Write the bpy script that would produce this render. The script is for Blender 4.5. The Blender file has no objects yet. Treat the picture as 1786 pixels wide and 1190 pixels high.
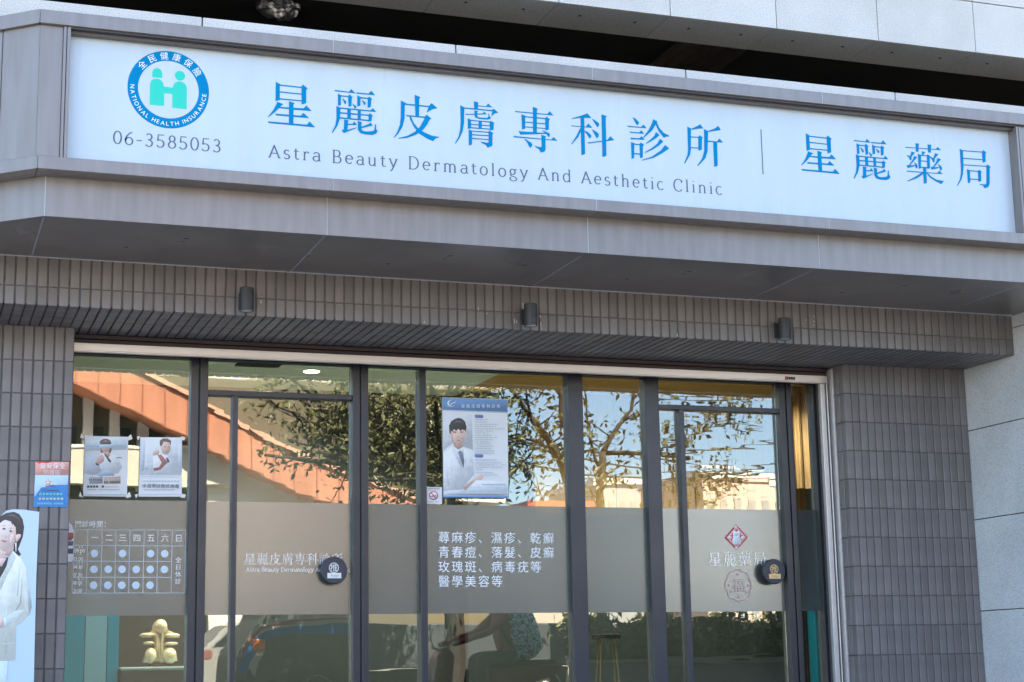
import bpy, bmesh, math, random
import numpy as np
from mathutils import Vector, Matrix
from mathutils.geometry import tessellate_polygon
random.seed(7)
S = bpy.context.scene
C = S.collection
R = math.radians

# ------------------------------------------------------------------ camera
# world: X runs along the shop front, Y goes into the building, Z is up; camera height is z = 0
GROUND = -0.70
F_PX, YAW, PITCH, ROLL = 2971.2, 0.342826, 0.190943, -0.018763
def cam_axes():
    cy, sy = math.cos(YAW), math.sin(YAW); cp, sp = math.cos(PITCH), math.sin(PITCH); cr, sr = math.cos(ROLL), math.sin(ROLL)
    r = Vector((cy, -sy, 0)); f0 = Vector((sy, cy, 0)); u = Vector((0, 0, 1))
    f = f0 * cp + u * sp; up = u * cp - f0 * sp
    return r * cr + up * sr, up * cr - r * sr, f
RT, UP, FW = cam_axes()
cam = bpy.data.cameras.new('camera'); co = bpy.data.objects.new('camera', cam); C.objects.link(co)
co.matrix_world = Matrix(((RT.x, UP.x, -FW.x, 0), (RT.y, UP.y, -FW.y, 0), (RT.z, UP.z, -FW.z, 0), (0, 0, 0, 1)))
cam.sensor_width = 36; cam.lens = F_PX / 1786 * 36; cam.clip_start = 0.1; cam.clip_end = 2000
S.camera = co
def at(px, py, Y):
    """real point on the plane y = Y that the photograph shows at this pixel"""
    d = RT * ((px - 893) / F_PX) - UP * ((py - 595) / F_PX) + FW
    return d * (Y / d.y)
YG = 13.30                                   # plane of the glass
def across(px, py, Yv):
    """real point across the street whose mirror image in the glass is seen at this pixel"""
    p = at(px, py, Yv); return Vector((p.x, 2 * YG - p.y, p.z))

# ------------------------------------------------------------------ world, sun, exposure
SUN_EL, SUN_AZ = 54, 16                      # sun stands behind the building: azimuth from +Y towards +X
w = bpy.data.worlds.new('World'); S.world = w; w.use_nodes = True
nt = w.node_tree; nt.nodes.clear()
sky = nt.nodes.new('ShaderNodeTexSky'); sky.sky_type = 'NISHITA'; sky.sun_disc = False
sky.sun_elevation = R(SUN_EL); sky.sun_rotation = R(SUN_AZ); sky.air_density = 0.8; sky.dust_density = 0.7; sky.ozone_density = 1.4
bg = nt.nodes.new('ShaderNodeBackground'); bg.inputs[1].default_value = 0.085
wo = nt.nodes.new('ShaderNodeOutputWorld'); nt.links.new(sky.outputs[0], bg.inputs[0]); nt.links.new(bg.outputs[0], wo.inputs[0])
sl = bpy.data.lights.new('sun', 'SUN'); sl.energy = 5.0; sl.angle = R(0.5); sl.color = (1, 0.93, 0.82)
so = bpy.data.objects.new('sun', sl); C.objects.link(so)
sd = Vector((math.sin(R(SUN_AZ)) * math.cos(R(SUN_EL)), math.cos(R(SUN_AZ)) * math.cos(R(SUN_EL)), math.sin(R(SUN_EL))))
so.rotation_euler = (-sd).to_track_quat('-Z', 'Y').to_euler(); so.location = (0, 30, 40)
S.view_settings.view_transform = 'Standard'; S.view_settings.look = 'None'; S.view_settings.gamma = 1
S.view_settings.use_curve_mapping = False; S.view_settings.exposure = 3.35
S.cycles.max_bounces = 10; S.cycles.transparent_max_bounces = 12; S.cycles.caustics_reflective = False; S.cycles.caustics_refractive = False
S.cycles.sample_clamp_indirect = 2; S.cycles.use_denoising = True

# ------------------------------------------------------------------ materials
MATS = {}
def mat(name, col, rough=0.5, metal=0.0, spec=0.5, var=0.0, vscale=6.0, bump=0.0, bscale=60.0, rnd=0.0, col2=None, emit=0.0, stretch=None, detail=5):
    if name in MATS: return MATS[name]
    m = bpy.data.materials.new(name); m.use_nodes = True; MATS[name] = m
    n, l = m.node_tree.nodes, m.node_tree.links; p = n['Principled BSDF']
    p.inputs['Roughness'].default_value = rough; p.inputs['Metallic'].default_value = metal; p.inputs['Specular IOR Level'].default_value = spec
    p.inputs['Base Color'].default_value = (*col, 1)
    tc = n.new('ShaderNodeTexCoord'); mp = n.new('ShaderNodeMapping'); l.new(tc.outputs['Object'], mp.inputs[0])
    if stretch: mp.inputs['Scale'].default_value = stretch
    src = None
    if var or col2:
        t = n.new('ShaderNodeTexNoise'); t.inputs['Scale'].default_value = vscale; t.inputs['Detail'].default_value = detail; l.new(mp.outputs[0], t.inputs['Vector'])
        r = n.new('ShaderNodeValToRGB'); l.new(t.outputs['Fac'], r.inputs[0])
        c2 = col2 or tuple(c * (1 - var) for c in col)
        r.color_ramp.elements[0].position = 0.3; r.color_ramp.elements[1].position = 0.7
        r.color_ramp.elements[0].color = (*c2, 1); r.color_ramp.elements[1].color = (*col, 1)
        src = r.outputs[0]; l.new(src, p.inputs['Base Color'])
        rr = n.new('ShaderNodeMapRange'); l.new(t.outputs['Fac'], rr.inputs[0]); rr.inputs[3].default_value = min(1, rough + 0.08); rr.inputs[4].default_value = max(0.02, rough - 0.08); l.new(rr.outputs[0], p.inputs['Roughness'])
    if rnd:
        oi = n.new('ShaderNodeObjectInfo'); mr = n.new('ShaderNodeMapRange'); l.new(oi.outputs['Random'], mr.inputs[0]); mr.inputs[3].default_value = 1 - rnd; mr.inputs[4].default_value = 1 + rnd
        mx = n.new('ShaderNodeMix'); mx.data_type = 'RGBA'; mx.blend_type = 'MULTIPLY'; mx.inputs[0].default_value = 1
        if src: l.new(src, mx.inputs[6])
        else: mx.inputs[6].default_value = (*col, 1)
        cc = n.new('ShaderNodeCombineColor'); [l.new(mr.outputs[0], cc.inputs[i]) for i in range(3)]
        l.new(cc.outputs[0], mx.inputs[7]); l.new(mx.outputs[2], p.inputs['Base Color'])
    if bump:
        t2 = n.new('ShaderNodeTexNoise'); t2.inputs['Scale'].default_value = bscale; t2.inputs['Detail'].default_value = 6; l.new(mp.outputs[0], t2.inputs['Vector'])
        b = n.new('ShaderNodeBump'); b.inputs['Strength'].default_value = 1; b.inputs['Distance'].default_value = bump; l.new(t2.outputs['Fac'], b.inputs['Height']); l.new(b.outputs[0], p.inputs['Normal'])
    if emit:
        p.inputs['Emission Color'].default_value = (*col, 1); p.inputs['Emission Strength'].default_value = emit
    return m
def mat_granite(name, base, dark):
    m = bpy.data.materials.new(name); m.use_nodes = True; MATS[name] = m
    n, l = m.node_tree.nodes, m.node_tree.links; p = n['Principled BSDF']; p.inputs['Roughness'].default_value = 0.75
    tc = n.new('ShaderNodeTexCoord'); ge = n.new('ShaderNodeNewGeometry')
    v = n.new('ShaderNodeTexNoise'); v.inputs['Scale'].default_value = 130; v.inputs['Detail'].default_value = 3; l.new(ge.outputs['Position'], v.inputs['Vector'])
    r = n.new('ShaderNodeValToRGB'); l.new(v.outputs['Fac'], r.inputs[0])
    r.color_ramp.elements[0].position = 0.36; r.color_ramp.elements[0].color = (*dark, 1); r.color_ramp.elements[1].position = 0.52; r.color_ramp.elements[1].color = (*base, 1)
    big = n.new('ShaderNodeTexNoise'); big.inputs['Scale'].default_value = 2.2; big.inputs['Detail'].default_value = 6; l.new(ge.outputs['Position'], big.inputs['Vector'])
    mr = n.new('ShaderNodeMapRange'); l.new(big.outputs['Fac'], mr.inputs[0]); mr.inputs[1].default_value = .3; mr.inputs[2].default_value = .7; mr.inputs[3].default_value = 0.88; mr.inputs[4].default_value = 1.04
    oi = n.new('ShaderNodeObjectInfo'); m2 = n.new('ShaderNodeMapRange'); l.new(oi.outputs['Random'], m2.inputs[0]); m2.inputs[3].default_value = 0.95; m2.inputs[4].default_value = 1.03
    mu = n.new('ShaderNodeMath'); mu.operation = 'MULTIPLY'; l.new(mr.outputs[0], mu.inputs[0]); l.new(m2.outputs[0], mu.inputs[1])
    mx = n.new('ShaderNodeVectorMath'); mx.operation = 'SCALE'; l.new(r.outputs[0], mx.inputs[0]); l.new(mu.outputs[0], mx.inputs['Scale']); l.new(mx.outputs[0], p.inputs['Base Color'])
    b = n.new('ShaderNodeBump'); b.inputs['Distance'].default_value = 0.0012; l.new(v.outputs['Fac'], b.inputs['Height']); l.new(b.outputs[0], p.inputs['Normal'])
    return m
def mat_glass(name, refl, tint, d_big, d_roll, seed):
    """window glass with a reflective coating: slightly wavy mirror over a tinted see-through sheet"""
    m = bpy.data.materials.new(name); m.use_nodes = True; MATS[name] = m
    n, l = m.node_tree.nodes, m.node_tree.links; n.clear()
    o = n.new('ShaderNodeOutputMaterial'); mx = n.new('ShaderNodeMixShader'); tr = n.new('ShaderNodeBsdfTransparent'); gl = n.new('ShaderNodeBsdfGlossy')
    tr.inputs[0].default_value = (*tint, 1); gl.inputs['Roughness'].default_value = 0.0; gl.inputs['Color'].default_value = (1, 0.97, 0.93, 1)
    lw = n.new('ShaderNodeFresnel'); lw.inputs[0].default_value = 1.5
    mr = n.new('ShaderNodeMapRange'); l.new(lw.outputs[0], mr.inputs[0]); mr.inputs[1].default_value = 0.04; mr.inputs[2].default_value = 1; mr.inputs[3].default_value = refl; mr.inputs[4].default_value = 1
    l.new(mr.outputs[0], mx.inputs[0]); l.new(tr.outputs[0], mx.inputs[1]); l.new(gl.outputs[0], mx.inputs[2]); l.new(mx.outputs[0], o.inputs[0])
    ge = n.new('ShaderNodeNewGeometry'); mp = n.new('ShaderNodeMapping'); mp.inputs['Location'].default_value = (seed, 0, seed * 1.7); mp.inputs['Scale'].default_value = (1, 0, 1); l.new(ge.outputs['Position'], mp.inputs[0])
    t = n.new('ShaderNodeTexNoise'); t.inputs['Scale'].default_value = 1.6; t.inputs['Detail'].default_value = 1.5; l.new(mp.outputs[0], t.inputs['Vector'])
    mp2 = n.new('ShaderNodeMapping'); mp2.inputs['Location'].default_value = (seed, 0, seed); mp2.inputs['Scale'].default_value = (0.9, 0, 9); l.new(ge.outputs['Position'], mp2.inputs[0])
    t2 = n.new('ShaderNodeTexNoise'); t2.inputs['Scale'].default_value = 1.5; t2.inputs['Detail'].default_value = 1; l.new(mp2.outputs[0], t2.inputs['Vector'])
    b = n.new('ShaderNodeBump'); b.inputs['Strength'].default_value = 1; b.inputs['Distance'].default_value = d_big; l.new(t.outputs['Fac'], b.inputs['Height'])
    b2 = n.new('ShaderNodeBump'); b2.inputs['Strength'].default_value = 1; b2.inputs['Distance'].default_value = d_roll; l.new(t2.outputs['Fac'], b2.inputs['Height']); l.new(b.outputs[0], b2.inputs['Normal'])
    l.new(b2.outputs[0], gl.inputs['Normal'])
    return m
def mat_film(name, col, clear, gloss):
    """frosted window film: milky, softly mirroring, a little see-through"""
    m = bpy.data.materials.new(name); m.use_nodes = True; MATS[name] = m
    n, l = m.node_tree.nodes, m.node_tree.links; n.clear()
    o = n.new('ShaderNodeOutputMaterial'); p = n.new('ShaderNodeBsdfDiffuse'); g = n.new('ShaderNodeBsdfGlossy'); tl = n.new('ShaderNodeBsdfTranslucent'); tr = n.new('ShaderNodeBsdfTransparent')
    p.inputs[0].default_value = (*col, 1); g.inputs['Roughness'].default_value = 0.27; g.inputs['Color'].default_value = (.86, .90, .84, 1)
    tl.inputs[0].default_value = (*col, 1); tr.inputs[0].default_value = (.75, .8, .8, 1)
    def mix(a_, b_, f): x = n.new('ShaderNodeMixShader'); x.inputs[0].default_value = f; l.new(a_, x.inputs[1]); l.new(b_, x.inputs[2]); return x.outputs[0]
    l.new(mix(mix(mix(p.outputs[0], tl.outputs[0], .25), g.outputs[0], gloss), tr.outputs[0], clear), o.inputs[0])
    return m

M_TILE = mat('dark glazed tile', (0.20, 0.174, 0.16), 0.40, var=0.25, vscale=9, bump=0.0008, bscale=45, rnd=0.14, stretch=(1, 1, .35))
M_GROUT = mat('dark grout', (0.145, 0.126, 0.116), 0.95, var=0.3, vscale=20)
M_GRAN = mat_granite('pale granite', (0.585, 0.565, 0.515), (0.37, 0.36, 0.34))
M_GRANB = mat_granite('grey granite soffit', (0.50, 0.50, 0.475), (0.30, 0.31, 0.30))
M_GRANW = mat_granite('light granite wall', (0.74, 0.735, 0.70), (0.50, 0.50, 0.49))
M_JOINT = mat('dark joint', (0.06, 0.06, 0.06), 0.9)
M_PANEL = mat('bronze grey aluminium', (0.25, 0.222, 0.202), 0.36, metal=0.3, var=0.17, vscale=5.0, bump=0.0006, bscale=2.0, stretch=(3.0, 3.0, .35))
M_SOFF = mat('dark bronze soffit', (0.27, 0.235, 0.21), 0.30, metal=0.35, var=0.16, vscale=2.5)
M_SEAL = mat('grey sealant', (0.40, 0.40, 0.40), 0.7)
M_SIGN = mat('white sign film', (0.51, 0.575, 0.61), 0.30, spec=0.4, var=0.055, vscale=1.6, stretch=(4, 1, .5))
M_BLUE = mat('blue vinyl letter', (0.0, 0.20, 0.405), 0.5, spec=0.05)
M_GREYL = mat('grey vinyl letter', (0.085, 0.105, 0.14), 0.4)
M_GREEN = mat('green vinyl', (0.0, 0.52, 0.36), 0.35)
M_SIGNW = mat('white vinyl', (0.82, 0.84, 0.85), 0.35)
M_FRAME = mat('dark grey window frame', (0.046, 0.046, 0.052), 0.34, metal=0.2, var=0.12, vscale=4)
M_FRAMED = mat('black gasket', (0.012, 0.012, 0.014), 0.5)
M_BROWN = mat('brown shutter housing', (0.045, 0.028, 0.026), 0.35, var=0.2, vscale=5)
M_RAIL = mat('pale anodised rail', (0.86, 0.80, 0.76), 0.36, metal=0.6, var=0.08, vscale=4, stretch=(.2, 1, 3))
M_LAMP = mat('black lamp paint', (0.035, 0.035, 0.037), 0.45, var=0.15, vscale=30)
M_LENS = mat('lamp lens', (0.55, 0.66, 0.64), 0.15)
M_FILM = mat_film('frosted film', (0.135, 0.155, 0.148), 0.40, 0.18)
M_FILMD = mat_film('frosted door film', (0.14, 0.13, 0.112), 0.30, 0.29)
M_VINYLD = mat_film('white door lettering', (0.95, 0.95, 0.95), 0.0, 0.22)
M_VINYL = mat('white lettering', (0.92, 0.93, 0.94), 0.3)
def mat_print(name, col, rough):
    """printed photograph: a soft tonal roll-off across each printed shape, plus fine print mottle"""
    if name in MATS: return MATS[name]
    m = bpy.data.materials.new(name); m.use_nodes = True; MATS[name] = m
    n, l = m.node_tree.nodes, m.node_tree.links; p = n['Principled BSDF']; p.inputs['Roughness'].default_value = rough
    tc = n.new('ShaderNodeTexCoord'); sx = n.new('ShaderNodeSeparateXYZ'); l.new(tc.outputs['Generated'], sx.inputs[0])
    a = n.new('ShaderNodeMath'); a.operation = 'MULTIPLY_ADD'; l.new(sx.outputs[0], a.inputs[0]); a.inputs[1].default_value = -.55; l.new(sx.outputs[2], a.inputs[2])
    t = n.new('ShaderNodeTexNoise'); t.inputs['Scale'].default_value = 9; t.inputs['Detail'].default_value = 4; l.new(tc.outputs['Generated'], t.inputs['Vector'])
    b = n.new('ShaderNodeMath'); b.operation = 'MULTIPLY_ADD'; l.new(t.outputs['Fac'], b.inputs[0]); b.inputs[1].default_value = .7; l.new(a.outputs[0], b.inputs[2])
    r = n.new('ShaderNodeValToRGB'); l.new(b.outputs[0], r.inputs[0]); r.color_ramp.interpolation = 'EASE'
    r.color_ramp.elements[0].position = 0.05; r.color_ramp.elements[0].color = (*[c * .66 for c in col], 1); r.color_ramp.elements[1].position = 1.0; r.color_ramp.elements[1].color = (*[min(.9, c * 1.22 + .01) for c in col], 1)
    l.new(r.outputs[0], p.inputs['Base Color']); return m
def prt(name, col, rough=0.4): return mat('print ' + name, col, rough)

# ------------------------------------------------------------------ helpers
def wl(o):
    v = Vector((0, 0, 0))
    while o: v += o.location; o = o.parent
    return v
def link(name, me, mt, parent=None, loc=(0, 0, 0)):
    o = bpy.data.objects.new(name, me); C.objects.link(o)
    if mt and not me.materials: me.materials.append(mt)
    if parent: o.parent = parent; o.location = Vector(loc) - wl(parent)
    else: o.location = loc
    return o
def tag(o, label, cat, group=None):
    o['label'] = label; o['category'] = cat
    if group: o['group'] = group
    return o
def thing(name, label, cat, loc, group=None):
    o = bpy.data.objects.new(name, None); C.objects.link(o); o.location = loc; o.empty_display_size = 0.2
    return tag(o, label, cat, group)
class MB:
    def __init__(s): s.v = []; s.f = []
    def add(s, vs, fs):
        k = len(s.v); s.v += [tuple(v) for v in vs]; s.f += [tuple(i + k for i in f) for f in fs]; return s
    def box(s, x0, x1, y0, y1, z0, z1):
        return s.add([(x0, y0, z0), (x1, y0, z0), (x1, y1, z0), (x0, y1, z0), (x0, y0, z1), (x1, y0, z1), (x1, y1, z1), (x0, y1, z1)],
                     [(0, 3, 2, 1), (4, 5, 6, 7), (0, 1, 5, 4), (1, 2, 6, 5), (2, 3, 7, 6), (3, 0, 4, 7)])
    def prism(s, pts, d):
        """pts: 3D outline facing the street (or any plane), pushed by vector d"""
        pts = [Vector(p) for p in pts]; d = Vector(d); n = len(pts); k = len(s.v)
        tri = tessellate_polygon([pts])
        s.v += [tuple(p) for p in pts] + [tuple(p + d) for p in pts]
        s.f += [tuple(k + i for i in t) for t in tri] + [tuple(k + n + i for i in reversed(t)) for t in tri]
        s.f += [(k + i, k + (i + 1) % n, k + n + (i + 1) % n, k + n + i) for i in range(n)]
        return s
    def flat(s, pts):
        pts = [Vector(p) for p in pts]; k = len(s.v); s.v += [tuple(p) for p in pts]
        s.f += [tuple(k + i for i in t) for t in tessellate_polygon([pts])]; return s
    def tube(s, pts, rad, n=10, cap=True):
        pts = [Vector(p) for p in pts]; rad = rad if hasattr(rad, '__len__') else [rad] * len(pts); k = len(s.v); prev = None
        for i, p in enumerate(pts):
            t = (pts[min(i + 1, len(pts) - 1)] - pts[max(i - 1, 0)]).normalized()
            if prev is None: a = t.orthogonal().normalized()
            else: a = (prev - t * prev.dot(t)).normalized()
            prev = a; b = t.cross(a)
            for j in range(n):
                q = 2 * math.pi * j / n; s.v.append(tuple(p + (a * math.cos(q) + b * math.sin(q)) * rad[i]))
        for i in range(len(pts) - 1):
            for j in range(n):
                s.f.append((k + i * n + j, k + i * n + (j + 1) % n, k + (i + 1) * n + (j + 1) % n, k + (i + 1) * n + j))
        if cap: s.f.append(tuple(k + j for j in reversed(range(n)))); s.f.append(tuple(k + (len(pts) - 1) * n + j for j in range(n)))
        return s
    def lathe(s, c, prof, n=24, axis='Z'):
        k = len(s.v); c = Vector(c)
        for r, h in prof:
            for j in range(n):
                q = 2 * math.pi * j / n; a, b = r * math.cos(q), r * math.sin(q)
                s.v.append(tuple(c + (Vector((a, b, h)) if axis == 'Z' else Vector((a, h, b)) if axis == 'Y' else Vector((h, a, b)))))
        for i in range(len(prof) - 1):
            for j in range(n): s.f.append((k + i * n + j, k + i * n + (j + 1) % n, k + (i + 1) * n + (j + 1) % n, k + (i + 1) * n + j))
        s.f.append(tuple(k + j for j in reversed(range(n)))); s.f.append(tuple(k + (len(prof) - 1) * n + j for j in range(n)))
        return s
    def mesh(s, name, off=(0, 0, 0), smooth=False):
        me = bpy.data.meshes.new(name); ox, oy, oz = off
        me.from_pydata([(x - ox, y - oy, z - oz) for x, y, z in s.v], [], s.f); me.update()
        bm = bmesh.new(); bm.from_mesh(me); bmesh.ops.recalc_face_normals(bm, faces=bm.faces); bm.to_mesh(me); bm.free()
        if smooth: me.polygons.foreach_set('use_smooth', [True] * len(me.polygons))
        return me
    def build(s, name, mt, parent=None, bevel=0, smooth=False, seg=2):
        a = np.array(s.v); c = Vector((a.min(0) + a.max(0)) / 2)
        o = link(name, s.mesh(name, c, smooth), mt, parent, c)
        if bevel:
            b = o.modifiers.new('bevel', 'BEVEL'); b.width = bevel; b.segments = seg; b.limit_method = 'ANGLE'; b.angle_limit = R(40)
        return o
def box(name, x0, x1, y0, y1, z0, z1, mt, parent=None, bevel=0): return MB().box(x0, x1, y0, y1, z0, z1).build(name, mt, parent, bevel)
def pxpoly(name, pts, Y, mt, parent=None, th=0.0005):
    """flat print: an outline on the street-facing plane y = Y"""
    return MB().prism([at(x, y, Y) for x, y in pts], (0, th, 0)).build(name, mt, parent)
def struct(o): o['kind'] = 'structure'; return o
def stuff(o): o['kind'] = 'stuff'; return o
def circ(cx, cz, r, Y, n=28, sx=1): return [(cx + r * sx * math.cos(2 * math.pi * i / n), Y, cz + r * math.sin(2 * math.pi * i / n)) for i in range(n)]
# --- letters
_tc = {}
def glyph(ch):
    if ch not in _tc:
        c = bpy.data.curves.new('t', 'FONT'); c.body = ch; c.resolution_u = 3; o = bpy.data.objects.new('t', c); C.objects.link(o)
        bpy.context.view_layer.update(); me = o.to_mesh()
        v = [(p.co.x, p.co.y) for p in me.vertices]; f = [tuple(p.vertices) for p in me.polygons]
        o.to_mesh_clear(); bpy.data.objects.remove(o); bpy.data.curves.remove(c); _tc[ch] = (v, f)
    return _tc[ch]
def put_text(mb, s, x, z, size, Y, adv=1.0, squash=1.0, vertical=False, centre=False):
    """plain lettering on plane y = Y; x, z = left end of the base line"""
    w_ = 0
    if not vertical:
        for ch in s:
            if ch == ' ': w_ += .35 * adv; continue
            v, f = glyph(ch); cjk = ord(ch) > 0x2000
            a = 0 if cjk else min([p[0] for p in v])
            mb.add([(x + (p[0] - a + w_) * size * squash, Y, z + p[1] * size) for p in v], f)
            w_ += adv if cjk else (max(p[0] for p in v) - a + .09) * adv
    else:
        for i, ch in enumerate(s):
            v, f = glyph(ch); mb.add([(x + p[0] * size, Y, z - i * size * adv + p[1] * size) for p in v], f)
    return mb
def text(name, s, x, z, size, Y, mt, parent, **k): return put_text(MB(), s, x, z, size, Y, **k).build(name, mt, parent)
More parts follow.
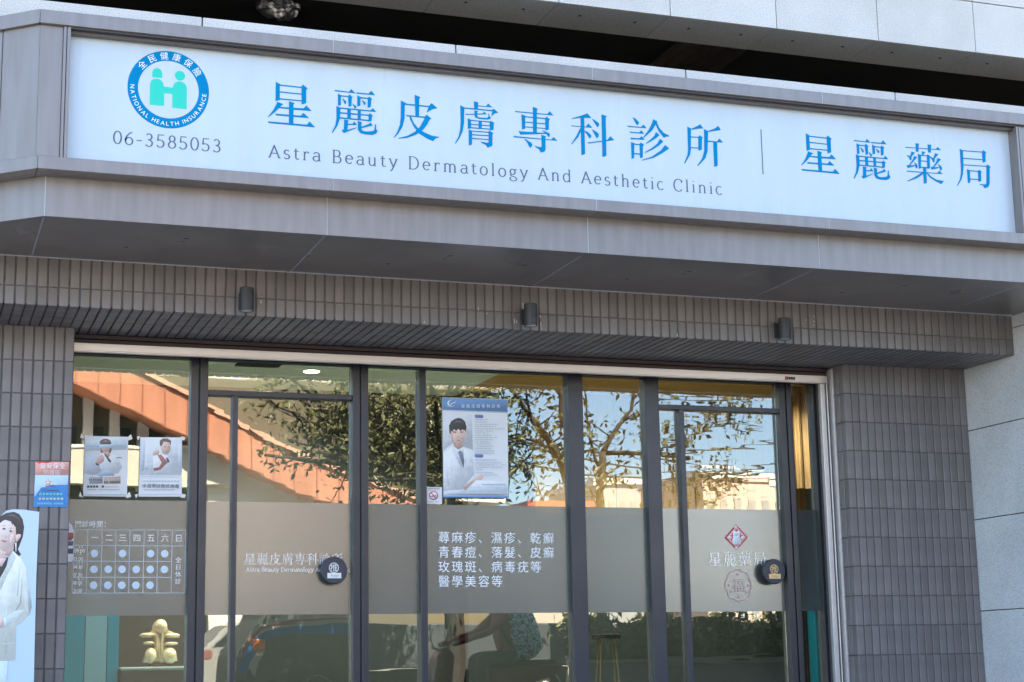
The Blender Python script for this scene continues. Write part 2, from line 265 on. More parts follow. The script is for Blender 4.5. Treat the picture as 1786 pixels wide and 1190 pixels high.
# brush-serif characters of the sign, outlines in millimetres about each character's centre
GLYPH = {
    '星': '-108,147 -74,131 -81,124 -80,23 -109,10;-81,131 67,129 67,121 -81,123;67,132 77,147 111,121 100,112 100,17 69,5 68,123;-80,83 69,81 69,74 -80,75;-80,34 69,34 69,27 -80,26;-99,7 -54,-5 -66,-13 -111,-65 -158,-108 -161,-105 -125,-55 -101,-6;-83,-27 82,-22 101,1 137,-35 15,-37 -83,-35;-17,19 22,8 13,0 13,-139 -17,-142;-109,-77 -102,-77 63,-75 82,-54 119,-86 15,-87 -104,-88;-159,-136 -153,-135 105,-135 124,-111 161,-147 -156,-146',
    '麗': '-140,143 -40,140 -25,161 5,133 -138,134;12,141 97,141 116,163 143,133 12,132;-117,119 -92,108 -97,102 -97,39 -117,33;-97,109 -43,109 -43,102 -97,101;-46,110 -37,121 -15,104 -21,96 -23,40 -43,33;-86,90 -61,70 -59,57 -68,48 -76,63;18,120 45,109 40,102 39,49 18,41;39,110 94,109 94,102 39,101;92,109 101,119 123,104 116,96 112,46 91,38;49,90 74,76 77,65 67,55 61,68;-17,58 9,42 12,31 0,23 -5,37;-104,22 108,21 128,39 149,14 -104,14;-128,30 -101,21 -102,-34 -106,-64 -122,-113 -155,-163 -160,-160 -136,-110 -127,-58;-51,20 -28,20 -28,-49 -51,-51;21,20 43,20 41,-52 21,-52;-102,-12 98,-11 98,-19 -102,-20;-104,-48 98,-48 98,-56 -104,-56;97,-12 106,1 127,-16 119,-24 118,-52 97,-60;-73,-61 -43,-65 -48,-73 -51,-132 10,-110 10,-114 -76,-157 -90,-139 -76,-130;-48,-88 -17,-88 -4,-69 13,-92 -48,-96;21,-63 50,-70 46,-77 46,-119 57,-131 82,-133 126,-126 137,-115 144,-74 149,-77 149,-110 160,-121 151,-139 126,-151 71,-152 39,-145 23,-125;46,-101 97,-78 111,-66 124,-85 50,-109',
    '皮': '-110,112 -73,96 -83,88 -85,-15 -100,-75 -129,-126 -159,-161 -162,-157 -137,-115 -118,-62 -112,-10;-82,94 90,92 110,115 151,82 115,71 78,45 75,49 89,83 -83,84;-11,163 33,148 21,139 19,10 -7,10;-73,14 -66,11 59,12 74,27 109,0 89,-6 55,3 -70,3;85,10 96,-4 77,-44 47,-84 -5,-125 -64,-151 -128,-163 -129,-159 -64,-137 -12,-104 25,-64 55,-9 64,10;-49,2 -39,3 -19,-42 10,-76 54,-102 113,-122 162,-125 160,-130 139,-136 119,-159 76,-144 17,-112 -19,-68 -44,-18',
    '膚': '-118,126 -87,112 -89,105 -92,2 -102,-60 -126,-114 -156,-157 -161,-155 -133,-104 -120,-47 -116,10;-17,165 19,156 13,150 11,112 -16,112;11,137 72,136 87,158 117,133 11,130;-88,112 113,112 127,124 161,98 134,89 112,67 109,70 119,103 -88,104;-80,67 -72,66 48,81 56,96 76,78 -77,59;-14,97 13,95 6,88 6,57 14,49 76,50 87,60 90,86 93,84 96,63 107,58 100,45 76,39 14,39 -7,46 -14,61;-64,35 -36,24 -41,18 -42,-35 -65,-41;-41,25 97,27 97,20 -41,19;97,24 103,32 133,19 126,14 124,-32 98,-38;16,22 38,23 37,-30 15,-29;-42,-4 99,-2 99,-8 -42,-10;-42,-28 98,-26 98,-32 -42,-35;-58,-45 -34,-54 -35,-60 -37,-153 -59,-161;-35,-52 86,-50 86,-56 -35,-58;85,-51 93,-41 124,-58 114,-66 113,-149 80,-165 65,-146 29,-131 31,-127 73,-131 87,-127 88,-64;-35,-78 88,-75 88,-81 -35,-84;-35,-105 88,-104 88,-109 -35,-111',
    '專': '-149,123 -141,122 93,122 110,144 140,116 -145,114;-15,166 24,153 15,145 10,-27 -17,-28;-102,103 -69,91 -74,85 -77,-2 -100,-10;-74,90 76,91 76,83 -74,83;76,88 86,103 113,82 104,76 102,7 77,-1;-75,50 78,52 78,45 -75,44;-75,15 77,17 77,11 -76,9;-125,-22 -115,-25 71,-20 82,-26 -113,-48;50,-3 66,-6 103,-18 109,-28 105,-46 98,-46 82,-25;-164,-62 -155,-63 118,-65 135,-45 164,-69 -161,-72;45,-37 81,-44 74,-51 73,-143 65,-157 38,-166 26,-144 -6,-126 -4,-122 31,-129 45,-126;-84,-79 -74,-80 -32,-103 -25,-118 -38,-138 -46,-135 -64,-100',
    '科': '-159,108 -90,133 -36,157 -7,125 -83,121 -157,104;-161,57 -151,56 -51,56 -31,83 -2,52 -159,50;-90,122 -62,123 -63,-148 -91,-160;-92,46 -92,14 -113,-27 -162,-85 -166,-81 -124,-17 -102,27;-63,25 -40,19 -12,-4 -13,-18 -24,-29 -35,-13;-3,119 13,114 50,92 51,74 38,60 27,79;-5,40 18,31 46,12 45,-10 30,-22 21,-5;-41,-59 -33,-59 113,-28 135,2 166,-25 -35,-67;73,160 115,148 104,139 101,-147 71,-158',
    '診': '-121,160 -101,153 -74,130 -73,116 -86,104 -98,117;-164,93 -156,92 -58,93 -38,112 -14,87 -158,84;-148,50 -141,49 -74,50 -55,68 -37,43 -143,41;-144,4 -136,4 -76,5 -56,23 -32,-2 -138,-7;-140,-28 -114,-36 -115,-44 -120,-145 -139,-154;-115,-38 -71,-39 -72,-46 -115,-45;-74,-39 -63,-25 -38,-42 -48,-51 -52,-136 -72,-143;-119,-109 -71,-109 -71,-117 -119,-117;42,159 75,146 66,136 33,78 -38,12 -43,16 3,76 31,129;58,139 70,136 87,98 121,64 164,46 162,40 143,39 123,27 86,69 68,103;59,64 87,45 62,21 22,-6 -20,-30 -22,-26 15,4 47,36;90,16 114,-3 82,-34 28,-71 -30,-99 -32,-94 20,-61 68,-21;128,-28 160,-50 111,-86 33,-132 -58,-160 -60,-156 18,-126 96,-69',
    '所': '-124,132 -92,118 -97,110 -103,-39 -112,-83 -156,-153 -160,-149 -132,-85 -125,-41;-96,117 -45,143 -19,160 3,131 -93,112;-99,60 -37,61 -37,54 -99,53;-38,62 -28,75 -2,60 -10,52 -15,-34 -42,-44;-102,-23 -40,-20 -40,-27 -102,-30;11,126 44,110 41,103 31,-42 11,-98 -50,-160 -55,-157 -13,-100 6,-37;41,114 96,137 126,160 146,131 43,107;38,40 111,39 131,64 160,36 38,31;81,36 111,37 108,-147 81,-156',
    '藥': '-158,121 111,127 131,145 160,122 -158,115;-65,159 -31,156 -38,151 -45,91 -67,93;43,159 79,157 73,151 65,94 43,95;-12,99 18,93 -8,68 -20,66 -14,81;-51,75 -24,67 -33,-39 -51,-43;-25,70 32,69 32,63 -26,62;29,66 37,79 58,64 52,58 48,-33 25,-38;-29,24 30,25 29,18 -29,17;-32,-26 26,-25 26,-31 -33,-33;-107,88 -77,81 -110,47 -113,21 -123,18 -133,40 -150,54 -146,58 -124,48 -112,70;-86,54 -60,46 -129,-24 -77,-17 -82,-25 -148,-46 -157,-26 -137,-22 -97,28;-86,3 -68,-8 -61,-26 -67,-42 -76,-40;103,93 132,86 96,49 93,20 83,18 73,42 53,58 57,63 82,50 95,72;123,56 152,48 85,-21 129,-16 125,-25 64,-41 58,-22 77,-17 112,27;126,9 147,-6 157,-23 153,-36 143,-42;-159,-69 111,-65 129,-46 158,-69 -156,-75;-12,-27 14,-27 10,-153 -14,-159;-24,-71 -13,-76 -32,-95 -79,-124 -161,-154 -164,-151 -96,-115;16,-73 27,-75 54,-98 98,-120 164,-125 154,-136 142,-149 91,-131 47,-106',
    '局': '-112,147 -83,136 -85,130 -90,-2 -100,-55 -118,-103 -157,-155 -160,-152 -129,-98 -117,-51 -113,-4;-83,138 92,142 91,135 -84,131;90,140 103,155 131,135 120,129 116,62 90,53;-88,77 93,80 92,73 -89,69;-87,24 121,28 120,22 -88,17;120,28 131,41 160,21 149,15 138,-113 125,-140 91,-153 75,-131 46,-128 48,-123 90,-125 110,-115 121,15;-60,-13 -31,-21 -35,-26 -38,-117 -59,-125;-33,-19 40,-19 40,-26 -33,-26;39,-20 50,-8 74,-24 66,-30 62,-99 39,-106;-35,-86 40,-85 39,-91 -36,-93',
}
def serif_char(mb, ch, cx, cz, k, Y, th=0.003, step=0.00012):
    for i, st in enumerate(GLYPH[ch].split(';')):
        pts = [tuple(map(float, p.split(','))) for p in st.split()]
        mb.prism([(cx + a * k / 1000, Y - step * i, cz + b * k / 1000) for a, b in pts], (0, th + step * i, 0))
    return mb
# small roman serif alphabet drawn with a broad pen: polylines + serif bars
def arc(cx, cy, rx, ry, a0, a1, n=14): return [(cx + rx * math.cos(R(a0 + (a1 - a0) * i / n)), cy + ry * math.sin(R(a0 + (a1 - a0) * i / n))) for i in range(n + 1)]
def _L():
    s = {}
    s['A'] = (.66, [[(.06, 0), (.33, .72)], [(.31, .72), (.60, 0)], [(.155, .25), (.5, .25)]], [(.06, 0, .07), (.60, 0, .08)])
    s['B'] = (.6, [[(.13, 0), (.13, .72)], [(.06, .72), (.3, .72)] + arc(.32, .545, .15, .175, 90, -90), [(.13, .37), (.34, .37)] + arc(.34, .185, .18, .185, 90, -90) + [(.06, 0)]], [])
    s['C'] = (.64, [arc(.36, .36, .29, .375, 42, 318, 20), [(.575, .52), (.585, .68)]], [])
    s['D'] = (.7, [[(.13, 0), (.13, .72)], [(.06, .72), (.3, .72)] + arc(.3, .36, .31, .36, 90, -90, 18) + [(.06, 0)]], [])
    s['a'] = (.5, [arc(.24, .36, .15, .135, 160, 0, 10) + [(.39, .1), (.42, .02), (.48, .02)], [(.39, .29)] + arc(.22, .14, .16, .14, 70, 300, 12) + [(.39, .1)]], [])
    s['c'] = (.46, [arc(.26, .245, .2, .255, 50, 318, 16)], [])
    s['d'] = (.56, [[(.36, .74), (.43, .74), (.43, 0), (.5, 0)], arc(.25, .245, .19, .25, 40, 320, 16)], [])
    s['e'] = (.5, [[(.07, .28), (.44, .28)] + arc(.255, .26, .19, .24, 10, 315, 18)], [])
    s['g'] = (.5, [arc(.22, .33, .15, .165, 0, 360, 16), [(.33, .45), (.4, .48), (.48, .47)], [(.13, .2), (.09, .13), (.15, .07), (.32, .05)] + arc(.25, -.09, .2, .12, 50, -230, 16)], [])
    s['h'] = (.58, [[(.06, .74), (.13, .74), (.13, 0)], [(.13, .36)] + arc(.29, .33, .145, .165, 140, 0, 10) + [(.435, 0)]], [(.13, 0, .07), (.435, 0, .07)])
    s['i'] = (.28, [[(.06, .47), (.14, .48), (.14, 0)], [(.14, .64), (.14, .70)]], [(.14, 0, .08)])
    s['l'] = (.28, [[(.06, .74), (.14, .74), (.14, 0)]], [(.14, 0, .08)])
    s['m'] = (.88, [[(.06, .47), (.13, .48), (.13, 0)], [(.13, .36)] + arc(.28, .33, .14, .165, 140, 0, 10) + [(.42, 0)], [(.42, .36)] + arc(.575, .33, .145, .165, 140, 0, 10) + [(.72, 0)]], [(.13, 0, .07), (.42, 0, .07), (.72, 0, .07)])
    s['n'] = (.58, [[(.06, .47), (.13, .48), (.13, 0)], [(.13, .36)] + arc(.29, .33, .145, .165, 140, 0, 10) + [(.435, 0)]], [(.13, 0, .07), (.435, 0, .07)])
    s['o'] = (.54, [arc(.27, .245, .2, .25, 0, 360, 22)], [])
    s['r'] = (.42, [[(.06, .47), (.13, .48), (.13, 0)], [(.13, .34), (.2, .45), (.28, .49), (.36, .46), (.355, .4)]], [(.13, 0, .08)])
    s['s'] = (.42, [arc(.21, .37, .13, .125, 30, 270, 10)[:-1] + [(.2, .25)] + arc(.21, .12, .15, .125, 80, -150, 10)], [])
    s['t'] = (.36, [[(.15, .62), (.15, .12), (.19, .03), (.26, .01), (.33, .06)], [(.03, .47), (.31, .47)]], [])
    s['u'] = (.58, [[(.05, .48), (.12, .48), (.12, .16)] + arc(.26, .16, .14, .155, 180, 320, 8) + [(.43, .12)], [(.36, .48), (.43, .48), (.43, 0), (.5, 0)]], [])
    s['y'] = (.52, [[(.07, .48), (.27, .02)], [(.46, .48), (.27, .02), (.18, -.16), (.08, -.2)]], [(.07, .48, .07), (.45, .48, .06)])
    s['0'] = (.56, [arc(.28, .35, .2, .36, 0, 360, 24)], []); s['-'] = (.42, [[(.06, .27), (.36, .27)]], [])
    s['3'] = (.56, [arc(.26, .54, .15, .17, 150, -80, 12) + [(.2, .365)] + arc(.25, .17, .19, .185, 85, -150, 14)], [])
    s['5'] = (.56, [[(.46, .7), (.14, .7), (.12, .37)] + arc(.25, .2, .2, .21, 125, -150, 16)], [])
    s['6'] = (.56, [[(.45, .71), (.3, .64), (.16, .48), (.09, .3), (.09, .2)] + arc(.28, .2, .19, .21, 180, 540, 20)], [])
    s['8'] = (.56, [arc(.28, .53, .15, .17, 0, 360, 18), arc(.28, .18, .19, .19, 0, 360, 20)], [])
    return s
LAT = _L()
def serif_text(mb, s, x, z, size, Y, adv=0.0, thick=0.085, thin=0.042, each=None):
    cx, k = x, 0
    def pen(pts, Yk):
        P = [Vector((p[0], p[1])) for p in pts]; a, b = [], []
        for i, p in enumerate(P):
            t = P[min(i + 1, len(P) - 1)] - P[max(i - 1, 0)]; t = t.normalized() if t.length else Vector((1, 0))
            h = (thin + (thick - thin) * abs(t.y) ** 1.5) / 2; nn = Vector((-t.y, t.x)); a.append(p + nn * h); b.append(p - nn * h)
        for i in range(len(P) - 1):
            q = [a[i], a[i + 1], b[i + 1], b[i]]
            mb.add([(cx + v.x * size, Yk, z + v.y * size) for v in q], [(0, 1, 2, 3)])
    for ch in s:
        if ch == ' ': cx += (.3 + adv) * size; continue
        wd, lines, serifs = LAT[ch]
        for ln in lines: k += 1; pen(ln, Y - (k % 7) * 0.0001)
        for sx, sy, hw in serifs: k += 1; pen([(sx - hw, sy + .012), (sx + hw, sy + .012)], Y - (k % 7) * 0.0001)
        cx += (wd + adv) * size
        if each: mb.build(*each); mb.v, mb.f = [], []
    return mb
def serif_width(s, adv): return sum((.3 if c == ' ' else LAT[c][0]) + adv for c in s) - adv

# ================================================================== the setting
gm = mat('asphalt', (0.18, 0.172, 0.16), 0.85, var=0.3, vscale=0.8, bump=0.004, bscale=40)
struct(box('road', -260, 260, -300, 8.6, GROUND - .3, GROUND, gm))
struct(box('ground', -260, 260, -300, 300, GROUND - .8, GROUND - .31, gm))
pv = mat('pavement slabs', (0.46, 0.44, 0.41), 0.8, var=0.25, vscale=3)
struct(box('pavement', -60, 60, 8.75, 14, GROUND - .3, GROUND + .12, pv))
kerb = struct(box('kerb', -60, 60, 8.6, 8.75, GROUND - .3, GROUND + .13, mat('kerb concrete', (0.36, 0.35, 0.33), 0.85, var=.2, vscale=4), bevel=0.01))
MARK = mat('road paint', (0.72, 0.70, 0.64), 0.7, var=.15, vscale=7)
struct(box('road_marking', -60, 60, 6.2, 6.32, GROUND, GROUND + .004, MARK))
struct(box('road_marking', -60, 60, -1.6, -1.48, GROUND, GROUND + .004, mat('yellow road paint', (0.62, 0.42, 0.06), 0.7)))

# ------------------------------------------------------------------ the clinic building
XW = 8.82                                    # face of the granite side wall
LY, PY = 12.0, 12.74                         # lintel face, pier face
ZL, ZS = 2.553, 2.90                         # lintel underside, canopy underside
X0 = -1.9
bld = thing('clinic_building', 'building of dark narrow vertical tiles with pale granite storey above the shop front', 'building', (4, 14, GROUND))
lint = box('lintel', X0, XW, LY + .007, 13.36, ZL + .012, 4.2, M_GROUT, bld)
pl = box('pier', X0, 1.107 - .011, PY + .007, 13.4, GROUND + .12, ZL + .011, M_GROUT, bld)
pr = box('pier', 7.585 + .007, XW - .002, PY + .007, 13.4, GROUND + .12, ZL + .011, M_GROUT, bld)
def tile_mesh(name, w_, h_, d=.012, c=.004, axis='Y'):
    a, b = w_ / 2, h_ / 2; mb = MB(); q = []
    for (s, y) in ((0, d), (0, c), (c, 0)):
        q += [(-a + s, y, -b + s), (a - s, y, -b + s), (a - s, y, b - s), (-a + s, y, b - s)]
    fs = [(8, 9, 10, 11)]
    for k in (0, 4):
        for i in range(4): fs.append((k + i, k + (i + 1) % 4, k + 4 + (i + 1) % 4, k + 4 + i))
    if axis == 'X': q = [(y, x, z) for x, y, z in q]
    if axis == 'Z': q = [(x, z, y) for x, y, z in q]      # faces down: long side runs into the wall
    me = MB().add(q, fs).mesh(name); me.materials.append(M_TILE); return me
P, TW = .0731, .0625                          # column pitch, tile width
rows = [(2.299, ZL), (2.0525, 2.2945)] + [(2.048 - .2475 * k - .243, 2.048 - .2475 * k) for k in range(12)]
tm = {}
def tile(name, x, y, z0, z1, parent, wd=TW, axis='Y'):
    key = (round(wd, 4), round(z1 - z0, 4), axis)
    if key not in tm: tm[key] = tile_mesh(name, wd, z1 - z0, axis=axis)
    j = random.uniform(-.0012, .0012)
    return link(name, tm[key], None, parent, (x + (j if axis == 'X' else 0), y + (j if axis == 'Y' else 0), (z0 + z1) / 2))
def bulk(mb, x, y, z0, z1, wd=TW):
    me = tm.get((round(wd, 4), round(z1 - z0, 4), 'Y')) or tile_mesh('t', wd, z1 - z0)
    mb.add([(v.co.x + x, v.co.y + y, v.co.z + (z0 + z1) / 2) for v in me.vertices], [tuple(p.vertices) for p in me.polygons])
# lintel: two courses of tiles
far = MB(); n = 0
x = XW - .004 - TW / 2
while x > X0 + .05:
    for z0, z1 in ((ZL, 2.684), (2.688, 2.931)):
        if x > 0.2: tile('lintel_tile', x, LY, z0, z1, lint)
        else: bulk(far, x, LY, z0, z1)
    x -= P
stuff(far.build('lintel_tile_rest', M_TILE, lint))
# lintel underside: tiles run into the wall
sm = {}
x = XW - .004 - TW / 2
while x > X0 + .05:
    deep = 12.955 if 1.10 < x < 7.60 else PY + .01
    L = deep - LY - .004
    for (a, b) in ((0, L / 2 - .004), (L / 2 + .004, L)):
        if round(b - a, 4) not in sm: sm[round(b - a, 4)] = tile_mesh('soffit_tile', TW, b - a, axis='Z')
        if x > -.3: link('soffit_tile', sm[round(b - a, 4)], None, lint, (x, LY + .004 + (a + b) / 2, ZL + random.uniform(-.001, .001)))
    x -= P
# piers
far = MB(); x = 1.107 - TW / 2; c = 0
while x > X0 + .05:
    for r, (z0, z1) in enumerate(rows):
        if z1 < GROUND + .15: continue
        z0 = max(z0, GROUND + .121)
        if c < 9 and r < 11: tile('pier_tile', x, PY, z0, z1, pl)
        else: bulk(far, x, PY, z0, z1)
    x -= P; c += 1
stuff(far.build('pier_tile_rest', M_TILE, pl))
far = MB(); x = 7.585 + TW / 2
while x < XW - .02:
    wd = min(TW, (XW - .004 - (x - TW / 2)))
    for r, (z0, z1) in enumerate(rows):
        if z1 < GROUND + .15: continue
        z0 = max(z0, GROUND + .121)
        if r < 11: tile('pier_tile', x - (TW - wd) / 2, PY, z0, z1, pr, wd)
        else: bulk(far, x - (TW - wd) / 2, PY, z0, z1, wd)
    x += P
stuff(far.build('pier_tile_rest', M_TILE, pr))
for k in range(3):
    for r, (z0, z1) in enumerate(rows[:11]): tile('reveal_tile', 7.585, PY + .013 + TW / 2 + k * P, z0, z1, pr, axis='X')
# pale specks of old mortar on the lintel near the lamps
for (a, b, h) in ((901, 559, 4), (897, 556, 8), (912, 528, 12), (942, 550, 4), (943, 562, 14), (849, 545, 3), (834, 537, 4), (1405, 557, 2), (1419, 551, 2), (1419, 559, 3), (1419, 566, 2), (740, 560, 3), (455, 524, 5), (1181, 583, 4), (1446, 597, 3)):
    p = at(a, b, LY); q = at(a, b + h, LY)
    MB().prism([(p.x - .003, LY - .004, p.z), (p.x + .002, LY - .004, p.z - .002), (p.x + .004, LY - .004, q.z), (p.x - .001, LY - .004, q.z - .004)], (0, .008, 0)).build('mortar_speck', mat('mortar', (0.6, 0.58, 0.55), .9), lint)
# granite parapet and beam of the storey above
GY = 11.10
par = box('parapet', -6, XW + 6, GY + .021, 12.3, 4.225, 4.432, M_JOINT, bld)
xs = [1.752 + 1.823 * k for k in range(-4, 8)]
for a, b in zip(xs, xs[1:]): box('granite_panel', a + .005, b - .005, GY, GY + .02, 4.222, 4.436, M_GRAN, par, bevel=.003)
beam = box('beam', -6, XW + 6, GY + .021, 11.58, 4.878, 5.29, M_JOINT, bld)
xs = [4.382 + .9063 * k for k in range(-11, 12)]
for a, b in zip(xs, xs[1:]):
    box('granite_panel', a + .003, b - .003, GY, GY + .02, 4.856, 5.288, M_GRAN, beam, bevel=.002)
    box('granite_panel', a + .003, b - .003, GY + .0205, 11.582, 4.856, 4.877, M_GRANB, beam, bevel=.002)
    box('granite_panel', a + .003, b - .003, GY, GY + .02, 5.296, 5.9, M_GRAN, beam, bevel=.002)
    for t in (.27, .77): MB().lathe((a + .9063 * t, GY + .20, 4.853), [(.012, 0), (.012, .006)], 12).build('weep_hole', M_FRAMED, beam)
box('balcony_back_wall', -6, XW + 6, 15.4, 15.6, 4.2, 6.2, mat('balcony wall shade', (.03, .03, .034), .9), bld)  # near-black balcony wall, ceiling and floor colours stand for deep shade
ceil = box('balcony_ceiling', -6, XW + 6, 11.58, 15.4, 5.20, 5.29, mat('balcony ceiling shade', (.03, .028, .028), .9), bld)
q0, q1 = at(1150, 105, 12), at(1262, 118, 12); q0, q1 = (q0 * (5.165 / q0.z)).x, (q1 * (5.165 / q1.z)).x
for k in range(int((q1 - q0) / .105) + 1):  # lighter planks paint the patch of light on the dark ceiling
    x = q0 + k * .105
    box('ceiling_plank', x, x + .098, 11.9, 14.6, 5.165, 5.199, mat('light patch ceiling plank', (.10, .08, .068), .6, rnd=.2), ceil)
box('balcony_floor', -6, XW + 6, 12.3, 15.4, 4.2, 4.24, mat('balcony floor shade', (.03, .03, .03), .9), bld)
# storeys above the frame (they keep the street front in shade)
uw = MB(); uw.box(-8, XW + 14, GY + .05, 26, 5.9, 12.0); uw.build('upper_wall', M_GRAN, bld)
for k in range(2):
    for j in range(7):
        x, z = -5 + j * 3.4, 6.8 + k * 2.7
        wn = box('upper_window', x, x + 2.0, GY + .035, GY + .049, z, z + 1.5, mat('upper window glass', (.03, .04, .05), .06), bld)
        box('window_frame', x + .97, x + 1.03, GY + .02, GY + .034, z, z + 1.5, M_FRAME, wn)
box('building_core', -8, 0.9, 13.31, 26, GROUND, 5.85, M_GROUT, bld); box('building_core', XW + .3, XW + 14, 13.31, 26, GROUND, 5.85, M_GROUT, bld)
box('building_core', .9, XW + .3, 19.2, 26, GROUND, 4.15, M_GROUT, bld); box('building_core', -8, XW + 14, 15.7, 26, 4.2, 5.88, M_GROUT, bld)
# interior of the clinic
FZ = GROUND + .14
box('floor', .9, 9.1, 13.0, 19.0, FZ - .06, FZ, mat('interior floor', (.36, .37, .34), .25, var=.2, vscale=2), bld)
box('interior_ceiling', 5.3, 9.1, 13.34, 19.0, 2.80, 2.90, mat('ochre wood ceiling', (.60, .36, .12), .5, var=.15, vscale=4), bld)
box('interior_ceiling', .9, 5.298, 13.34, 19.0, 2.80, 2.90, mat('interior ceiling', (.76, .80, .66), .8), bld)
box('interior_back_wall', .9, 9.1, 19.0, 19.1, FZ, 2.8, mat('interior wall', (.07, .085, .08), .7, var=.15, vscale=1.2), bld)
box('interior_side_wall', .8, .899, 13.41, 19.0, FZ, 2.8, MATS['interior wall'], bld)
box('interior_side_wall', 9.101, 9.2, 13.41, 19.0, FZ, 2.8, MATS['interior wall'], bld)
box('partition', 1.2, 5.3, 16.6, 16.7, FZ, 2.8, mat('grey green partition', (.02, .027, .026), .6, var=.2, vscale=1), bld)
for k in range(7): box('wood_panel', 6.0 + k * .45, 6.44 + k * .45, 16.2, 16.26, 1.55, 2.8, mat('ochre wood panel', (.42, .235, .075), .42, var=.25, vscale=3, stretch=(9, 9, .5), rnd=.08), bld, bevel=.004)
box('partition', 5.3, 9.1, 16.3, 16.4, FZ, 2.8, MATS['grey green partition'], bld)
# granite side wall that comes forward at the right
nw = thing('granite_wall', 'pale granite side wall with horizontal joints at the right of the tiled pier', 'wall', (XW + .5, 12, GROUND))
box('wall_core', XW + .022, XW + .6, 10.52, 13.3, GROUND + .12, ZS - .006, M_JOINT, nw)
zj = [GROUND + .12, -.355, .43, 1.219, 2.004, 2.789, ZS - .005]
for a, b in zip(zj, zj[1:]):
    for (y0, y1) in ((10.5, 10.874), (10.88, 11.76), (11.766, PY + .6)): box('granite_slab', XW, XW + .021, y0, y1, a + .004, b - .004, M_GRANW, nw, bevel=.002)

# ------------------------------------------------------------------ sign canopy
can = thing('sign_canopy', 'bronze grey metal sign box canopy with pale blue white sign face', 'sign', (4.5, 10.9, ZS))
FY, CY, SY = 10.85, 10.68, 10.80              # fascia face, cap face, sign face
CH = Vector((-.76, .65, 0))                   # direction of the chamfered left end
J = [.735, 2.57, 4.46, 6.315, 8.17]           # panel joints
XE = XW + .5
def strip(name, pts, z0, z1, mt, bevel=.003):
    return MB().prism([(x, y, z0) for x, y in pts], (0, 0, z1 - z0)).build(name, mt, can, bevel)
# soffit panels
for a, b in zip([J[0]] + J[1:], J[1:] + [XE]):
    box('soffit_panel', a + .006, min(b - .006, XW - .004 if b > XW else b), FY + .014, LY - .003, ZS, ZS + .02, M_SOFF, can, bevel=.002)
strip('soffit_panel', [(J[0] - .006, FY + .03), (J[0] - .006, LY - .003), (J[0] - 1.32, LY - .003)], ZS, ZS + .02, M_SOFF)
for j in J: box('soffit_joint', j - .0055, j + .0055, FY + .02, LY - .004, ZS + .0004, ZS + .018, M_SEAL, can)
box('soffit_trim', -.6, XW - .003, LY - .0025, LY - .0005, ZS - .008, ZS + .02, M_SEAL, can)
# lower fascia
for a, b in zip(J, J[1:] + [XE]):
    box('fascia_panel', a + .004, b - .004, FY, FY + .014, ZS - .012, 3.165, M_PANEL, can, bevel=.003)
    box('fascia_joint', b - .0036, b + .0036, FY + .0008, FY + .012, ZS - .01, 3.15, M_SEAL, can)
e = Vector((J[0] - .004, FY, 0)); nrm = Vector((CH.y, -CH.x, 0)).normalized(); nrm = Vector((-.65, -.76, 0)); f = e + CH * 1.45
strip('fascia_panel', [(e.x, e.y), (f.x, f.y), (f.x + .011, f.y + .013), (e.x, e.y + .016)], ZS - .012, 3.165, M_PANEL)
box('fascia_joint', J[0] - .0045, J[0] + .0036, FY + .0012, FY + .013, ZS - .01, 3.15, M_SEAL, can)
# caps
def capset(name, z0, z1, yf, depth, xl):
    for a, b in zip([xl] + J[1:], J[1:] + [XE]):
        box(name, a + (.003 if a != xl else 0), b - .003, yf, yf + depth, z0, z1, M_PANEL, can, bevel=.004)
        box(name + '_joint', b - .0028, b + .0028, yf + .0008, yf + depth - .01, z0 + .002, z1 - .002, M_SEAL, can)
    e = Vector((xl - .002, yf, 0)); f = e + CH * 1.6
    strip(name, [(e.x, e.y), (f.x, f.y), (f.x + .2, f.y + .24), (e.x, e.y + depth)], z0, z1, M_PANEL, .004)
capset('bottom_cap', 3.150, 3.236, CY, .19, .672)
capset('top_cap', 4.116, 4.208, CY, .40, .655)
# shadow-gap trim under the top cap and round the sign face
box('head_trim', .85, 8.10, 10.742, 10.79, 4.086, 4.115, mat('brown inner trim', (.10, .085, .08), .4), can, bevel=.002)
box('head_trim', .85, 8.10, 10.70, 10.741, 4.104, 4.1155, mat('dark inner trim', (.05, .045, .045), .5), can)
for x0, x1 in ((.805, .824), (.828, .850), (8.036, 8.055), (8.06, 8.08)): box('side_trim', x0, x1, 10.70, 10.83, 3.237, 4.1155, M_PANEL, can, bevel=.003)
box('end_panel', .66, .803, 10.715, 10.735, 3.237, 4.1155, M_PANEL, can, bevel=.002)
e = Vector((.659, 10.715, 0)); f = e + CH * .285
strip('end_panel', [(e.x, e.y), (f.x, f.y), (f.x + .013, f.y + .016), (e.x + .001, e.y + .02)], 3.237, 4.1155, M_PANEL)
e2 = f + CH * .006; f = e2 + CH * 1.2
strip('end_panel', [(e2.x, e2.y), (f.x, f.y), (f.x + .013, f.y + .016), (e2.x + .013, e2.y + .016)], 3.237, 4.1155, M_PANEL)
box('end_panel', 8.082, XE, 10.715, 10.735, 3.237, 4.1155, M_PANEL, can, bevel=.002)
box('inner_box', .75, XE, 10.87, 11.06, 3.0, 4.115, M_FRAMED, can)
face = box('sign_face', .852, 8.034, SY, SY + .03, 3.237, 4.10, M_SIGN, can)
